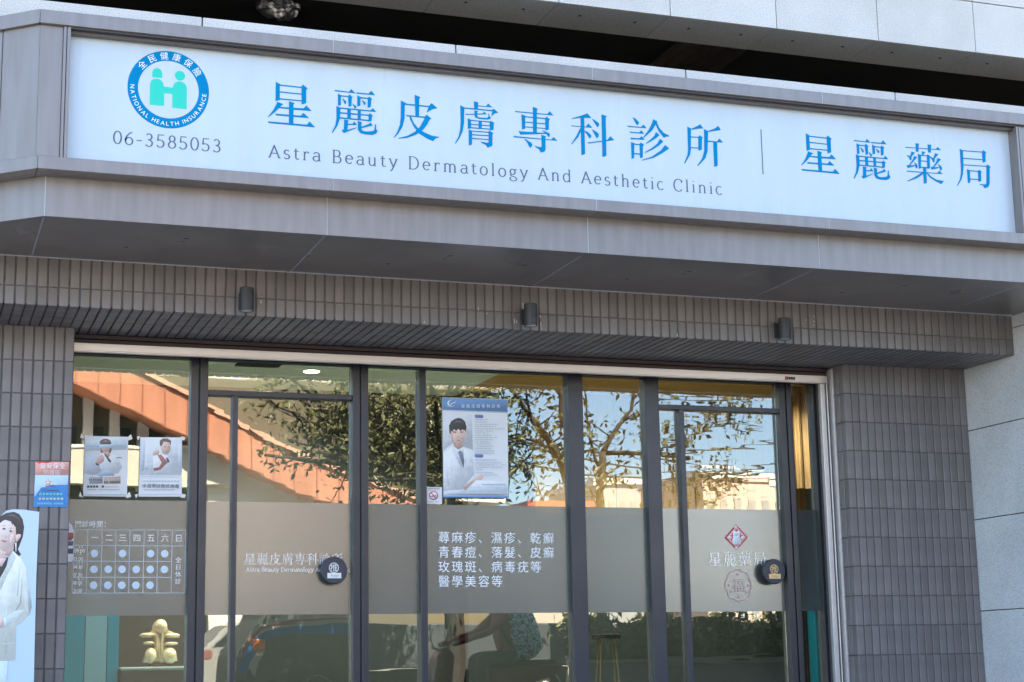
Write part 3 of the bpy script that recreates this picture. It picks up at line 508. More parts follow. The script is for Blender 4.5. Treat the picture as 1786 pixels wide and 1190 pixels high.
# sign lettering
YL_ = SY - .0032
for i, ch in enumerate('星麗皮膚專科診所'):
    serif_char(MB(), ch, 2.311 + .4370 * i, (3.767, 3.754, 3.755, 3.749, 3.749, 3.748, 3.749, 3.746)[i], 1, YL_).build('character', M_BLUE, face)
for ch, x, z in (('星', 6.334, 3.768), ('麗', 6.775, 3.757), ('藥', 7.244, 3.763), ('局', 7.687, 3.764)):
    serif_char(MB(), ch, x, z, 1, YL_).build('character', M_BLUE, face)
box('divider_line', 5.846, 5.853, SY - .002, SY - .0002, 3.567, 3.912, M_GREYL, face)
s_ = 'Astra Beauty Dermatology And Aesthetic Clinic'; size = .122
adv = (3.351 / size - serif_width(s_, 0)) / (len(s_) - 1)
serif_text(MB(), s_, 2.157, 3.383, size, SY - .001, adv, thick=.09, thin=.05, each=('letter', M_GREYL, face))
s_ = '06-3585053'; size = .118; adv = (.709 / size - serif_width(s_, 0)) / (len(s_) - 1)
serif_text(MB(), s_, 1.138, 3.391, size, SY - .001, adv, thick=.092, thin=.052, each=('digit', M_GREYL, face))
# round emblem
EX, EZ, ER, EI = 1.491, 3.789, .2655, .198
mb = MB(); n = 72
ring = [(EX + r * math.cos(2 * math.pi * i / n), y, EZ + r * math.sin(2 * math.pi * i / n)) for y in (SY - .0015, SY - .0002) for r in (ER, EI) for i in range(n)]
fs = []
for i in range(n):
    j = (i + 1) % n; fs += [(i, j, n + j, n + i), (2 * n + i, 3 * n + i, 3 * n + j, 2 * n + j), (i, 2 * n + i, 2 * n + j, j), (n + i, n + j, 3 * n + j, 3 * n + i)]
mb.add(ring, fs).build('emblem_ring', M_BLUE, face)
Q = lambda x, y: at(180 + x / 5.95, 80 + y / 5.95, SY - .0015)
fig = lambda pts: MB().prism([Q(*p) for p in pts], (0, .0013, 0)).build('emblem_figure', M_GREEN, face)
fig([(510, 325), (511, 270), (522, 246), (545, 233), (570, 233), (597, 247), (613, 275), (614, 335)])
hc = Q(797, 311); MB().prism([(p[0], SY - .0015, p[2]) for p in circ(hc.x, hc.z, .0335, 0, 24)], (0, .0013, 0)).build('emblem_figure', M_GREEN, face)
fig([(483, 610), (486, 400), (497, 365), (520, 345), (555, 339), (590, 349), (618, 375), (633, 424), (722, 434), (728, 408), (745, 382), (775, 369), (810, 371), (845, 388), (866, 425), (869, 470), (866, 658), (718, 642), (718, 500), (635, 491), (632, 624)])
mb = MB(); rm = (ER + EI) / 2
for i, ch in enumerate('全民健康保險'):
    a = R(139 - i * (139 - 37) / 5); v, f_ = glyph(ch); k = .056
    ca, sa = math.cos(a - math.pi / 2), math.sin(a - math.pi / 2)
    mb.add([(EX + rm * math.cos(a) + (x - .5) * k * ca - (z - .38) * k * sa, SY - .0022, EZ + rm * math.sin(a) + (x - .5) * k * sa + (z - .38) * k * ca) for x, z in v], f_)
s_ = 'NATIONAL HEALTH INSURANCE'; k = .040; tot = sum(.42 if c == ' ' else max(p[0] for p in glyph(c)[0]) - min(p[0] for p in glyph(c)[0]) + .17 for c in s_) * k
rb = rm - .013; a = R(176); span = R(359 - 176); sc = span * (rb + .012) / tot
for c in s_:
    if c == ' ': a += .42 * k * sc / (rb + .012); continue
    v, f_ = glyph(c); x0 = min(p[0] for p in v); wd = max(p[0] for p in v) - x0
    am = a + (wd + .17) / 2 * k * sc / (rb + .012); ca, sa = math.cos(am + math.pi / 2), math.sin(am + math.pi / 2)
    ro = rm + .0165
    mb.add([(EX + ro * math.cos(am) + (x - x0 - wd / 2) * k * ca - z * k * sa, SY - .0022, EZ + ro * math.sin(am) + (x - x0 - wd / 2) * k * sa + z * k * ca) for x, z in v], f_)
    a += (wd + .17) * k * sc / (rb + .012)
stuff(mb.build('emblem_lettering', M_SIGNW, face))

# ------------------------------------------------------------------ wall lamps on the lintel
def wall_lamp(x, label):
    t = thing('wall_lamp', label, 'lamp', (x, LY - .02, 2.64), 'cylinder lamps on the tiled lintel'); y = LY - .105
    MB().lathe((x, y, 2.565), [(.044, .004), (.049, 0), (.0505, .004), (.0505, .115), (.0492, .1165), (.0492, .1195), (.0505, .121), (.0505, .166), (.048, .170), (.01, .171)], 32).build('lamp_body', M_LAMP, t, smooth=False)
    MB().lathe((x, y, 2.5655), [(.041, .002), (.041, .006)], 24).build('lens', M_LENS, t)
    box('bracket', x - .026, x + .026, LY - .075, LY - .011, 2.605, 2.70, M_LAMP, t, bevel=.004)
    box('back_plate', x - .04, x + .04, LY - .0105, LY - .0015, 2.592, 2.715, M_LAMP, t, bevel=.002)
wall_lamp(2.228, 'black cylinder wall lamp on the tiled lintel, nearest the left pier')
wall_lamp(4.400, 'black cylinder wall lamp on the tiled lintel, the middle one with a bright lens')
wall_lamp(6.570, 'black cylinder wall lamp on the tiled lintel, nearest the right pier')

# ------------------------------------------------------------------ roller shutter
rs = thing('roller_shutter', 'pale metal shutter rail in a brown housing over the shop front', 'shutter', (4.3, 12.98, 2.48))
box('housing', 1.112, 7.555, 12.962, 13.35, 2.520, 2.5515, M_BROWN, rs, bevel=.003)
box('housing', 1.112, 7.555, 12.975, 13.20, 2.4835, 2.5185, M_BROWN, rs, bevel=.006)
rail = box('bottom_rail', 1.118, 7.545, 12.945, 12.99, 2.424, 2.482, M_RAIL, rs, bevel=.004)
box('rail_lip', 1.118, 7.545, 12.938, 12.985, 2.414, 2.4235, M_RAIL, rail, bevel=.002)
box('rail_ridge', 1.119, 7.544, 12.940, 12.9445, 2.470, 2.480, M_RAIL, rail, bevel=.001)
p = at(1378, 660, 12.94); 
box('maker_mark', p.x - .048, p.x - .02, 12.9385, 12.9395, p.z - .014, p.z + .014, prt('dull red', (.45, .08, .06)), rail)
for k in range(3): box('maker_mark', p.x - .014 + k * .022, p.x + .004 + k * .022, 12.9385, 12.9395, p.z - .011, p.z + .012, prt('near black', (.04, .04, .045)), rail)
for (a, b, y0, y1, m_) in ((7.478, 7.522, 12.955, 13.0, M_RAIL), (7.522, 7.538, 12.975, 13.0, M_BROWN), (7.538, 7.548, 12.955, 13.0, M_RAIL), (7.548, 7.566, 12.975, 13.0, M_BROWN), (7.566, 7.582, 12.90, 13.0, M_RAIL)):
    box('guide_rail', a, b - .0005, y0, y1, FZ, 2.412 if a < 7.56 else 2.54, m_, rs, bevel=.002)

# ------------------------------------------------------------------ shop front: frames, panes, doors
sf = thing('shop_front', 'dark framed glass shop front with a frosted band and white lettering', 'shop front', (4.3, YG, FZ))
ZT = 2.42
DY, KX = .25, 13.25 / 13.0                  # the front stands this far behind the shutter rail
_box = box
def box(name, x0, x1, y0, y1, z0, z1, mt, parent=None, bevel=0):
    g = lambda z: z if z < FZ + .06 else z * KX
    return _box(name, x0 * KX, x1 * KX, y0 + DY, y1 + DY, g(z0), g(z1), mt, parent, bevel)
box('head_frame', 1.085, 7.478, 12.992, 13.10, 2.4075, 2.46, M_FRAMED, sf)
def mull(x0, x1, split=None, parent=sf, y0=12.985):
    if split is None: box('mullion', x0, x1, y0, 13.11, FZ, ZT - .0125, M_FRAME, parent, bevel=.004)
    else:
        box('mullion', x0, split - .006, y0, 13.11, FZ, ZT - .0125, M_FRAME, parent, bevel=.004)
        box('mullion_groove', split - .0058, split + .0058, y0 + .02, 13.10, FZ, ZT - .013, M_FRAMED, parent)
        box('mullion', split + .006, x1, y0, 13.11, FZ, ZT - .0125, M_FRAME, parent, bevel=.004)
mull(1.085, 1.131); mull(2.013, 2.143, 2.075); mull(3.286, 3.414, 3.350); mull(3.838, 3.892); mull(5.118, 5.250); mull(5.818, 5.942); mull(7.083, 7.205, 7.150); mull(7.421, 7.476)
TINT = (.74, .80, .76)
G = [mat_glass('window glass %d' % i, .11, TINT, *a) for i, a in enumerate(((.0005, .00003, 3), (.0005, .0001, 11), (.0004, .00006, 23), (.0003, .00004, 31), (.0005, .0003, 47), (.0006, .0001, 59)))]
def pane(x0, x1, z0, z1, g, parent=sf, y=13.05): return box('pane', x0, x1, y, y + .008, z0, z1, G[g], parent)
ZB0, ZB1 = .452, 1.312
def film(x0, x1, parent=sf): return box('frosted_film', x0, x1, 13.0475, 13.0495, ZB0, ZB1, M_FILM if parent == sf else M_FILMD, parent)
pane(1.125, 2.016, FZ + .05, ZT, 0); pane(3.41, 3.842, FZ + .05, ZT, 2); pane(3.888, 5.122, FZ + .05, ZT, 3); pane(5.246, 5.822, FZ + .05, ZT, 3); pane(7.20, 7.425, FZ + .05, ZT, 5)
fA = film(1.133, 2.012); film(3.416, 3.836); fC = film(3.894, 5.116); film(5.252, 5.816); film(7.207, 7.42)
box('sill', 1.108, 7.478, 12.98, 13.12, FZ - .02, FZ + .05, M_FRAME, sf, bevel=.003)
def door(x0, x1, st0, st1, g, zt):
    d = thing('glass_door', '', '', ((x0 + x1) / 2, YG, FZ)); del d['label']; del d['category']
    d.parent = sf; d.location = d.location - wl(sf); d.name = 'glass_door'
    box('transom', x0, x1, 12.995, 13.09, zt - .04, zt, M_FRAME, d, bevel=.003)
    box('stile', st0, st1, 12.995, 13.09, FZ, zt - .0405, M_FRAME, d, bevel=.003)
    pane(x0, x1, zt + .001, ZT, g, d); pane(x0, st0, FZ, zt - .041, g, d); pane(st1, x1, FZ, zt - .041, g, d, 13.054)
    film(x0 + .002, st0 - .002, d)
    f = box('frosted_film', st1 + .003, x1 - .003, 13.0512, 13.0535, ZB0, ZB1, M_FILMD, d)
    return d, f
d1, f1 = door(2.145, 3.284, 2.337, 2.378, 1, 2.168)
d2, f2 = door(5.944, 7.081, 6.131, 6.176, 4, 2.186)
box = _box
def push_disc(px, py, mt, parent):
    Yd = 13.21; c = at(px, py, Yd); 
    o = MB().lathe((c.x, Yd, c.z), [(.100, 0), (.106, .003), (.108, .008), (.108, .030), (.104, .034)], 48, 'Y').build('push_handle', mat('slate handle', (.035, .04, .052), .42, var=.15, vscale=25), parent)
    MB().lathe((c.x, Yd + .034, c.z), [(.035, 0), (.035, .055)], 20, 'Y').build('handle_post', M_FRAMED, parent)
    MB().lathe((c.x, YG + .06, c.z), [(.108, 0), (.108, .03)], 40, 'Y').build('inner_handle', M_FRAMED, parent)
    mb = MB(); Yp = Yd - .0008
    n = 30
    for i in range(n):
        a0, a1 = 2 * math.pi * i / n, 2 * math.pi * (i + 1) / n; cx, cz = c.x - .003, c.z + .020
        mb.add([(cx + r * math.cos(a), Yp, cz + r * math.sin(a)) for r, a in ((.040, a0), (.040, a1), (.0345, a1), (.0345, a0))], [(0, 1, 2, 3)])
    put_text(mb, '推', c.x - .036, c.z - .004, .066, Yp - .0002)
    mb.build('handle_emblem', mt, parent)
    pp = box('handle_plate', c.x - .056, c.x + .056, Yp - .002, Yp + .0003, c.z - .062, c.z - .020, mt, parent)
    text('handle_lettering', 'PUSH', c.x - .027, c.z - .052, .026, Yp - .0026, prt('grey', (.25, .22, .2)), parent)
push_disc(583, 995, prt('cream plate', (.80, .78, .72)), d1); push_disc(1351, 997, prt('gold plate', (.85, .55, .22)), d2)
# --- lettering on the frosted band
YF = YG - .006
def pt(x, y): return at(x, y, YF)
def line_px(mb, a, b, w_=.004, k=0):
    A, B = pt(*a), pt(*b); d = (B - A); d.y = 0; n_ = Vector((-d.z, 0, d.x)).normalized() * w_ / 2
    mb.add([(p.x, YF - .00005 * k, p.z) for p in (A + n_, B + n_, B - n_, A - n_)], [(0, 1, 2, 3)])
# opening hours table
Xc = [pt(x, 924).x for x in (129.5, 153.3, 178.4, 202.6, 226.7, 251.5, 275.6, 300.4, 323.8)]
Zr = [pt(225, y).z for y in (924.6, 952, 979.3, 1007.2, 1034.6)]
tb = MB(); hw = .0022
def seg(x0, z0, x1, z1, k=0): tb.add([(min(x0, x1) - hw, YF - .0001 * k, min(z0, z1) - hw), (max(x0, x1) + hw, YF - .0001 * k, min(z0, z1) - hw), (max(x0, x1) + hw, YF - .0001 * k, max(z0, z1) + hw), (min(x0, x1) - hw, YF - .0001 * k, max(z0, z1) + hw)], [(0, 1, 2, 3)])
for i, z in enumerate(Zr): seg(Xc[0], z, Xc[-1] if i in (0, 1, 4) else Xc[-2], z)
for x in Xc: seg(x, Zr[-1], x, Zr[0], 1)
tb.build('timetable_grid', mat('pale vinyl line', (.62, .66, .69), .5), fA)
tt = MB()
for i, ch in enumerate('一二三四五六日'): put_text(tt, ch, (Xc[i + 1] + Xc[i + 2]) / 2 - .031, (Zr[0] + Zr[1]) / 2 - .023, .062, YF)
put_text(tt, '門診時間：', Xc[0] + .002, pt(150, 918.5).z, .052, YF, adv=1.02)
put_text(tt, '全日休診', (Xc[7] + Xc[8]) / 2 - .024, pt(310, 981).z, .048, YF, vertical=True, adv=1.13)
for r, (u, a, b) in enumerate((('上午', '09:00', '12:00'), ('下午', '14:30', '17:30'), ('晚上', '18:00', '21:00'))):
    zt, zb = Zr[r + 1], Zr[r + 2]; h = zt - zb
    put_text(tt, u, Xc[0] + .034, zt - .020, .019, YF, adv=1.15)
    put_text(tt, a, Xc[0] + .006, zt - h * .46, .040, YF, squash=.86); put_text(tt, b, Xc[0] + .006, zb + h * .03, .040, YF, squash=.86)
    tt.add([(Xc[0] + .050 + dx, YF, zt - h * .57 + dz) for dx, dz in ((0, 0), (.004, 0), (.004, .018), (0, .018))], [(0, 1, 2, 3)])
tt.build('timetable_lettering', M_VINYL, fA)
for r, days in enumerate(((0, 2, 4, 5), (0, 1, 2, 3, 4, 5), (0, 1, 2, 3, 4))):
    for d_ in days:
        MB().prism(circ((Xc[d_ + 1] + Xc[d_ + 2]) / 2, (Zr[r + 1] + Zr[r + 2]) / 2, .0285, YF - .0008, 26), (0, .0008, 0)).build('clinic_day_dot', mat('pale blue dot', (.66, .75, .83), .5), fA)
# list of treatments
for i, s_ in enumerate(('蕁麻疹、濕疹、乾癬', '青春痘、落髮、皮癬', '玫瑰斑、病毒疣等', '醫學美容等')):
    a = pt(764, 945.5 + i * 25.6)
    for j, ch in enumerate(s_): put_text(MB(), ch, a.x + j * .1135, a.z, .101, YF).build('treatment_character', M_VINYL, fC)
# clinic name on the left door, pharmacy name on the right door
a, b = pt(436, 975), pt(588, 978); YD = YG - .004
for i, ch in enumerate('星麗皮膚專科診所'): serif_char(MB(), ch, a.x + (b.x - a.x) * i / 7, a.z, .29, YD, .0004, .00002).build('door_character', M_VINYLD, f1)
p = pt(429, 997); s_ = 'Astra Beauty Dermatology And Aesthetic Clinic'; size = .044
serif_text(MB(), s_, p.x, p.z, size, YD, .02, thick=.13, thin=.08).build('door_lettering', M_VINYLD, f1)
a, b = pt(1247, 975), pt(1324.5, 976)
for i, ch in enumerate('星麗藥局'): serif_char(MB(), ch, a.x + (b.x - a.x) * i / 3, a.z, .385, YD, .0004, .00002).build('door_character', M_VINYLD, f2)

# ------------------------------------------------------------------ posters, stickers and the cut-out
PAPER = mat('white paper', (.78, .79, .80), .32, var=.04, vscale=8)
def sheet(name, corners, Y, mt, parent=None, wave=.002, nx=10, nz=12, seed=0, th=.0012):
    """slightly wrinkled sheet between four pixel corners (tl, tr, br, bl)"""
    c = [at(x, y, Y) for x, y in corners]; vs = []; rng = random.Random(seed); ph = [rng.uniform(0, 6) for _ in range(6)]
    for s in (0, 1):
        for j in range(nz + 1):
            for i in range(nx + 1):
                u, v = i / nx, j / nz; p = c[0].lerp(c[1], u).lerp(c[3].lerp(c[2], u), v)
                p.y = Y - wave * (math.sin(u * 5 + ph[0] + v * 2) * math.sin(v * 7 + ph[1]) * .5 + .5 * math.sin(u * 9 + v * 4 + ph[2])) * .5 + s * th
                vs.append(p)
    k = (nx + 1) * (nz + 1); fs = []
    for j in range(nz):
        for i in range(nx):
            q = (j * (nx + 1) + i, j * (nx + 1) + i + 1, (j + 1) * (nx + 1) + i + 1, (j + 1) * (nx + 1) + i); fs.append(q); fs.append(tuple(k + t for t in reversed(q)))
    per = [i for i in range(nx + 1)] + [j * (nx + 1) + nx for j in range(1, nz + 1)] + [nz * (nx + 1) + i for i in range(nx - 1, -1, -1)] + [j * (nx + 1) for j in range(nz - 1, 0, -1)]
    for a_, b_ in zip(per, per[1:] + per[:1]): fs.append((a_, b_, k + b_, k + a_))
    return MB().add(vs, fs).build(name, mt, parent, smooth=False)
def printed(parent, ox, oy, sc, Y):
    lay = [0]
    def f(name, pts, col, rough=.35):
        lay[0] += 1; key = 'print %d %d %d' % tuple(int(c * 255) for c in col)
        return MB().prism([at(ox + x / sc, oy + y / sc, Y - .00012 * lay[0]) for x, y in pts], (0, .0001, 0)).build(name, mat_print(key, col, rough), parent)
    return f
def ell(cx, cy, rx, ry, n=20, a0=0, a1=360): return [(cx + rx * math.cos(R(a0 + (a1 - a0) * i / n)), cy + ry * math.sin(R(a0 + (a1 - a0) * i / n))) for i in range(n)]
def blocks(f, name, x0, x1, y, h, cw, col, seed=0, gap=.25):
    """rows of characters too small to read: one block a character"""
    rng = random.Random(seed); x = x0
    while x < x1 - cw * .6:
        if rng.random() > .08: f(name, [(x, y), (x + cw * (1 - gap), y), (x + cw * (1 - gap), y + h), (x, y + h)], col)
        x += cw
TAPE = mat('clear tape', (.80, .79, .74), .25)
SK, SK2 = (.72, .50, .42), (.62, .40, .33)
# poster with a saluting woman
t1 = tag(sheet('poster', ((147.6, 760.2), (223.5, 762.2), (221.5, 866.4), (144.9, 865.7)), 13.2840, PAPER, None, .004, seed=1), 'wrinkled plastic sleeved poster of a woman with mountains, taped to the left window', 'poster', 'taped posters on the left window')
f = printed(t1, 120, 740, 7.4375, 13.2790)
f('backdrop', [(215, 165), (762, 178), (758, 330), (212, 350)], (.64, .70, .77)); f('backdrop', [(222, 255), (755, 235), (752, 300), (224, 300)], (.54, .66, .78)); f('backdrop', [(210, 400), (400, 380), (470, 640), (300, 660), (205, 640)], (.58, .64, .71))
f('hair', ell(475, 240, 75, 50), (.13, .09, .08)); f('hair', [(405, 240), (545, 240), (555, 340), (535, 380), (415, 370)], (.22, .15, .13)); f('face', ell(478, 295, 58, 80), SK); f('visor', [(395, 262), (560, 262), (560, 312), (395, 312)], (.50, .68, .85)); f('hair', [(412, 222), (545, 222), (550, 262), (405, 262)], (.16, .10, .09)); f('mouth', [(462, 345), (498, 345), (490, 355), (470, 355)], (.55, .2, .18))
f('neck', [(440, 355), (520, 355), (530, 410), (500, 440), (450, 390)], SK2); f('jacket', [(400, 380), (450, 375), (520, 440), (560, 390), (640, 420), (690, 560), (640, 640), (430, 640), (390, 500)], (.70, .74, .77)); f('collar', [(455, 380), (475, 385), (550, 480), (540, 500), (520, 490)], (.05, .05, .06))
f('fist', [(370, 450), (390, 410), (430, 395), (460, 430), (455, 480), (420, 510), (370, 520), (345, 500)], (.74, .47, .42)); f('cuff', [(345, 500), (395, 520), (385, 540), (350, 528)], (.08, .08, .1))
f('mountain', [(380, 640), (470, 590), (520, 600), (590, 640), (590, 670), (380, 670)], (.45, .55, .68)); f('town', [(258, 700), (300, 680), (380, 690), (440, 670), (440, 770), (270, 772)], (.36, .39, .44)); f('town', [(455, 700), (540, 690), (670, 672), (672, 770), (455, 775)], (.52, .42, .38))
blocks(f, 'town_mark', 265, 440, 712, 20, 24, (.08, .08, .09), 1, .45); blocks(f, 'town_mark', 460, 668, 738, 30, 26, (.05, .05, .05), 2, .4); blocks(f, 'town_mark', 470, 668, 690, 10, 40, (.5, .22, .14), 3, .3)
blocks(f, 'print_text', 238, 470, 795, 28, 38, (.06, .06, .07), 4); blocks(f, 'print_text', 470, 660, 800, 18, 30, (.68, .62, .48), 5); blocks(f, 'print_text', 240, 670, 842, 12, 30, (.45, .48, .52), 6); blocks(f, 'print_text', 620, 690, 428, 14, 24, (.15, .15, .17), 7); f('footer', [(195, 900), (755, 902), (755, 920), (195, 918)], (.60, .72, .84))
for (a, b) in ((205, 155), (768, 172), (188, 915), (752, 920)):
    c_ = 1 if a > 400 else -1; pxpoly('tape', [(120 + x / 7.4375, 740 + y / 7.4375) for x, y in ((a - 20, b + 12), (a + 38 * c_, b - 42), (a + 58 * c_, b + 20), (a + 5, b + 40))], 13.2775, TAPE, t1, .0006)
# poster with a man in a waistcoat
t2 = tag(sheet('poster', ((244.4, 762.9), (317.6, 762.9), (317.0, 866.4), (241.7, 866.4)), 13.2840, PAPER, None, .004, seed=5), 'wrinkled plastic sleeved poster of a man in a red waistcoat, taped to the left window', 'poster', 'taped posters on the left window')
f = printed(t2, 120, 740, 7.4375, 13.2790)
f('backdrop', [(935, 180), (1460, 180), (1460, 660), (925, 660)], (.68, .72, .78)); f('backdrop', [(935, 200), (990, 200), (980, 600), (925, 620)], (.60, .67, .76)); f('backdrop', [(1420, 260), (1460, 240), (1462, 620), (1425, 560)], (.62, .69, .77))
f('shirt', [(1090, 420), (1180, 380), (1260, 400), (1330, 470), (1325, 630), (1115, 630), (1095, 560)], (.78, .79, .80)); f('waistcoat', [(1150, 400), (1200, 395), (1270, 480), (1300, 480), (1190, 590), (1110, 610), (1095, 570), (1170, 560), (1205, 500)], (.36, .14, .12)); f('tie', [(1265, 430), (1290, 440), (1310, 490), (1285, 500), (1262, 460)], (.10, .11, .15))
f('face', ell(1258, 305, 62, 92), SK); f('hair', [(1180, 270), (1180, 215), (1220, 185), (1280, 185), (1325, 215), (1325, 275), (1300, 235), (1230, 225), (1200, 290)], (.14, .10, .09)); f('eye', [(1235, 290), (1260, 290), (1260, 296), (1235, 296)], (.12, .08, .07)); f('eye', [(1285, 290), (1305, 290), (1305, 296), (1285, 296)], (.12, .08, .07)); f('mouth', [(1252, 352), (1288, 352), (1280, 360), (1258, 360)], (.5, .22, .2))
f('fist', [(1088, 380), (1110, 340), (1150, 325), (1175, 350), (1165, 395), (1100, 405)], SK); f('rule_line', [(945, 680), (1420, 682), (1420, 688), (945, 686)], (.55, .57, .6))
blocks(f, 'print_text', 955, 1430, 718, 28, 40, (.70, .75, .80), 8, .15); 
p = at(120 + 950 / 7.4375, 740 + 822 / 7.4375, 13.2785); text('poster_heading', '水痘帶狀皰疹病毒', p.x, p.z, .0355, 13.2735, prt('near black', (.04, .04, .045)), t2, adv=1.0); blocks(f, 'print_text', 975, 1410, 842, 16, 31, (.42, .47, .55), 10, .4); blocks(f, 'print_text', 990, 1040, 572, 12, 20, (.25, .25, .27), 11); f('footer', [(915, 905), (1462, 905), (1462, 915), (915, 915)], (.62, .70, .78))
for (a, b) in ((930, 175), (1465, 180), (905, 925), (1470, 925)):
    c_ = 1 if a > 1200 else -1; pxpoly('tape', [(120 + x / 7.4375, 740 + y / 7.4375) for x, y in ((a - 22, b + 25), (a - 5, b - 22), (a + 48 * c_, b - 12), (a + 35 * c_, b + 32))], 13.2775, TAPE, t2, .0006)
# doctor's poster
t3 = tag(sheet('poster', ((771.3, 693.3), (884.9, 696.7), (886.9, 868.7), (773.4, 867.3)), 13.2860, PAPER, None, .0015, seed=9), 'clinic poster with blue header and a doctor in white coat, on the centre window', 'poster')
f = printed(t3, 730, 660, 4.959, 13.2845)
f('header', [(206, 168), (768, 185), (769, 292), (208, 272)], (.13, .27, .52)); f('header_line', [(208, 275), (769, 295), (769, 300), (208, 280)], (.35, .45, .62))
f('logo', ell(283, 218, 34, 32), (.62, .70, .82)); f('logo', ell(290, 212, 27, 25), (.13, .27, .52)); f('logo', [(270, 225), (310, 205), (325, 195), (312, 215), (280, 232)], (.70, .78, .88))
p0, p1 = at(730 + 385 / 4.959, 660 + 239 / 4.959, 13.2825), at(730 + 690 / 4.959, 660 + 241 / 4.959, 13.2825)
for i, ch in enumerate('星麗皮膚專科診所'): serif_char(MB(), ch, p0.x + (p1.x - p0.x) * i / 7, p0.z + (p1.z - p0.z) * i / 7, .098, 13.2825, .0002, .00001).build('poster_character', M_VINYL, t3)
f('backdrop', [(212, 300), (460, 305), (470, 620), (300, 560), (215, 620)], (.62, .64, .68))
f('coat', [(216, 640), (300, 585), (345, 625), (385, 600), (430, 640), (470, 700), (480, 830), (420, 905), (380, 960), (216, 975)], (.70, .73, .77)); f('coat', [(216, 660), (290, 605), (340, 700), (385, 800), (400, 900), (300, 960), (216, 960)], (.77, .79, .81)); f('lapel', [(300, 588), (345, 640), (385, 790), (340, 720), (290, 630)], (.60, .64, .70))
f('shirt', [(300, 585), (345, 625), (390, 595), (392, 700), (345, 640)], (.74, .76, .78)); f('tie', [(342, 638), (362, 624), (380, 642), (396, 710), (390, 782), (368, 720)], (.16, .19, .25)); f('neck', [(300, 545), (390, 545), (388, 590), (345, 615), (302, 588)], SK2)
f('face', [(276, 440), (405, 440), (404, 510), (388, 555), (350, 598), (318, 585), (288, 540), (278, 490)], SK); f('face_shade', [(276, 440), (296, 445), (300, 540), (330, 592), (318, 585), (288, 540), (278, 490)], (.60, .39, .32)); f('hair', [(268, 475), (263, 410), (284, 370), (318, 349), (345, 342), (376, 350), (403, 376), (415, 420), (409, 472), (402, 442), (395, 455), (380, 440), (365, 456), (345, 438), (325, 454), (305, 440), (290, 466), (280, 448), (277, 486)], (.035, .03, .032)); f('hair_shine', [(300, 385), (330, 365), (375, 372), (392, 395), (350, 382)], (.10, .09, .09)); f('brow', [(298, 460), (330, 456), (330, 460), (298, 465)], (.08, .06, .05)); f('brow', [(356, 456), (388, 460), (388, 465), (356, 460)], (.08, .06, .05)); f('chin_shade', [(310, 578), (350, 600), (380, 565), (384, 585), (345, 612), (304, 590)], (.50, .32, .27)); f('fold', [(236, 700), (240, 700), (262, 930), (256, 930)], (.62, .66, .71)); f('fold', [(300, 760), (305, 760), (330, 955), (322, 955)], (.64, .68, .73)); f('fold', [(420, 690), (460, 720), (462, 724), (420, 696)], (.62, .66, .71)); f('eye', [(300, 468), (328, 466), (328, 472), (300, 474)], (.1, .07, .06)); f('eye', [(358, 466), (386, 468), (386, 474), (358, 472)], (.1, .07, .06)); f('nose', [(338, 495), (350, 495), (352, 510), (336, 510)], SK2); f('mouth', [(326, 532), (366, 532), (356, 540), (336, 540)], (.5, .2, .18))
f('hand', [(385, 960), (395, 930), (450, 895), (500, 855), (545, 832), (560, 840), (555, 870), (510, 905), (455, 955), (410, 968)], SK); 
for k in range(4): f('finger_line', [(478 + 20 * k, 882 - 12 * k), (482 + 20 * k, 880 - 12 * k), (500 + 18 * k, 900 - 14 * k), (496 + 18 * k, 902 - 14 * k)], SK2)
for y in (330, 672): f('heading', [(486, y - 12), (494, y - 16), (550, y - 14), (560, y - 8), (560, y + 6), (552, y + 14), (494, y + 12), (486, y + 4)], (.10, .20, .42))
for k, (y, x1) in enumerate([(357, 610), (377, 600), (397, 685), (415, 672), (436, 755), (455, 645), (472, 605), (491, 632), (511, 688), (530, 648), (549, 622), (567, 632), (587, 650), (606, 640), (627, 660), (646, 662)]): blocks(f, 'print_text', 490, x1, y - 4, 8, 13, (.50, .53, .58), 20 + k, .35)
for k, (y, x1) in enumerate([(705, 680), (731, 748), (749, 755), (768, 728), (787, 565), (812, 655), (835, 705)]): blocks(f, 'print_text', 494 if k < 6 else 570, x1, y - 4, 8, 13, (.50, .53, .58), 50 + k, .35)
f('footer_tint', [(500, 880), (770, 900), (772, 1005), (220, 1000), (400, 975)], (.70, .77, .84))
blocks(f, 'print_text', 550, 755, 914, 12, 17, (.38, .42, .5), 70, .3)
p = at(730 + 556 / 4.959, 660 + 979 / 4.959, 13.2822); text('doctor_name', '王昱澔', p.x, p.z, .043, 13.2740, prt('slate blue', (.14, .24, .42)), t3, adv=1.05)
p = at(730 + 702 / 4.959, 660 + 979 / 4.959, 13.2822); text('doctor_name', '醫師', p.x, p.z, .026, 13.2740, prt('slate blue', (.14, .24, .42)), t3, adv=1.1)
f('footer', [(214, 1012), (778, 1018), (778, 1034), (215, 1027)], (.16, .32, .60))
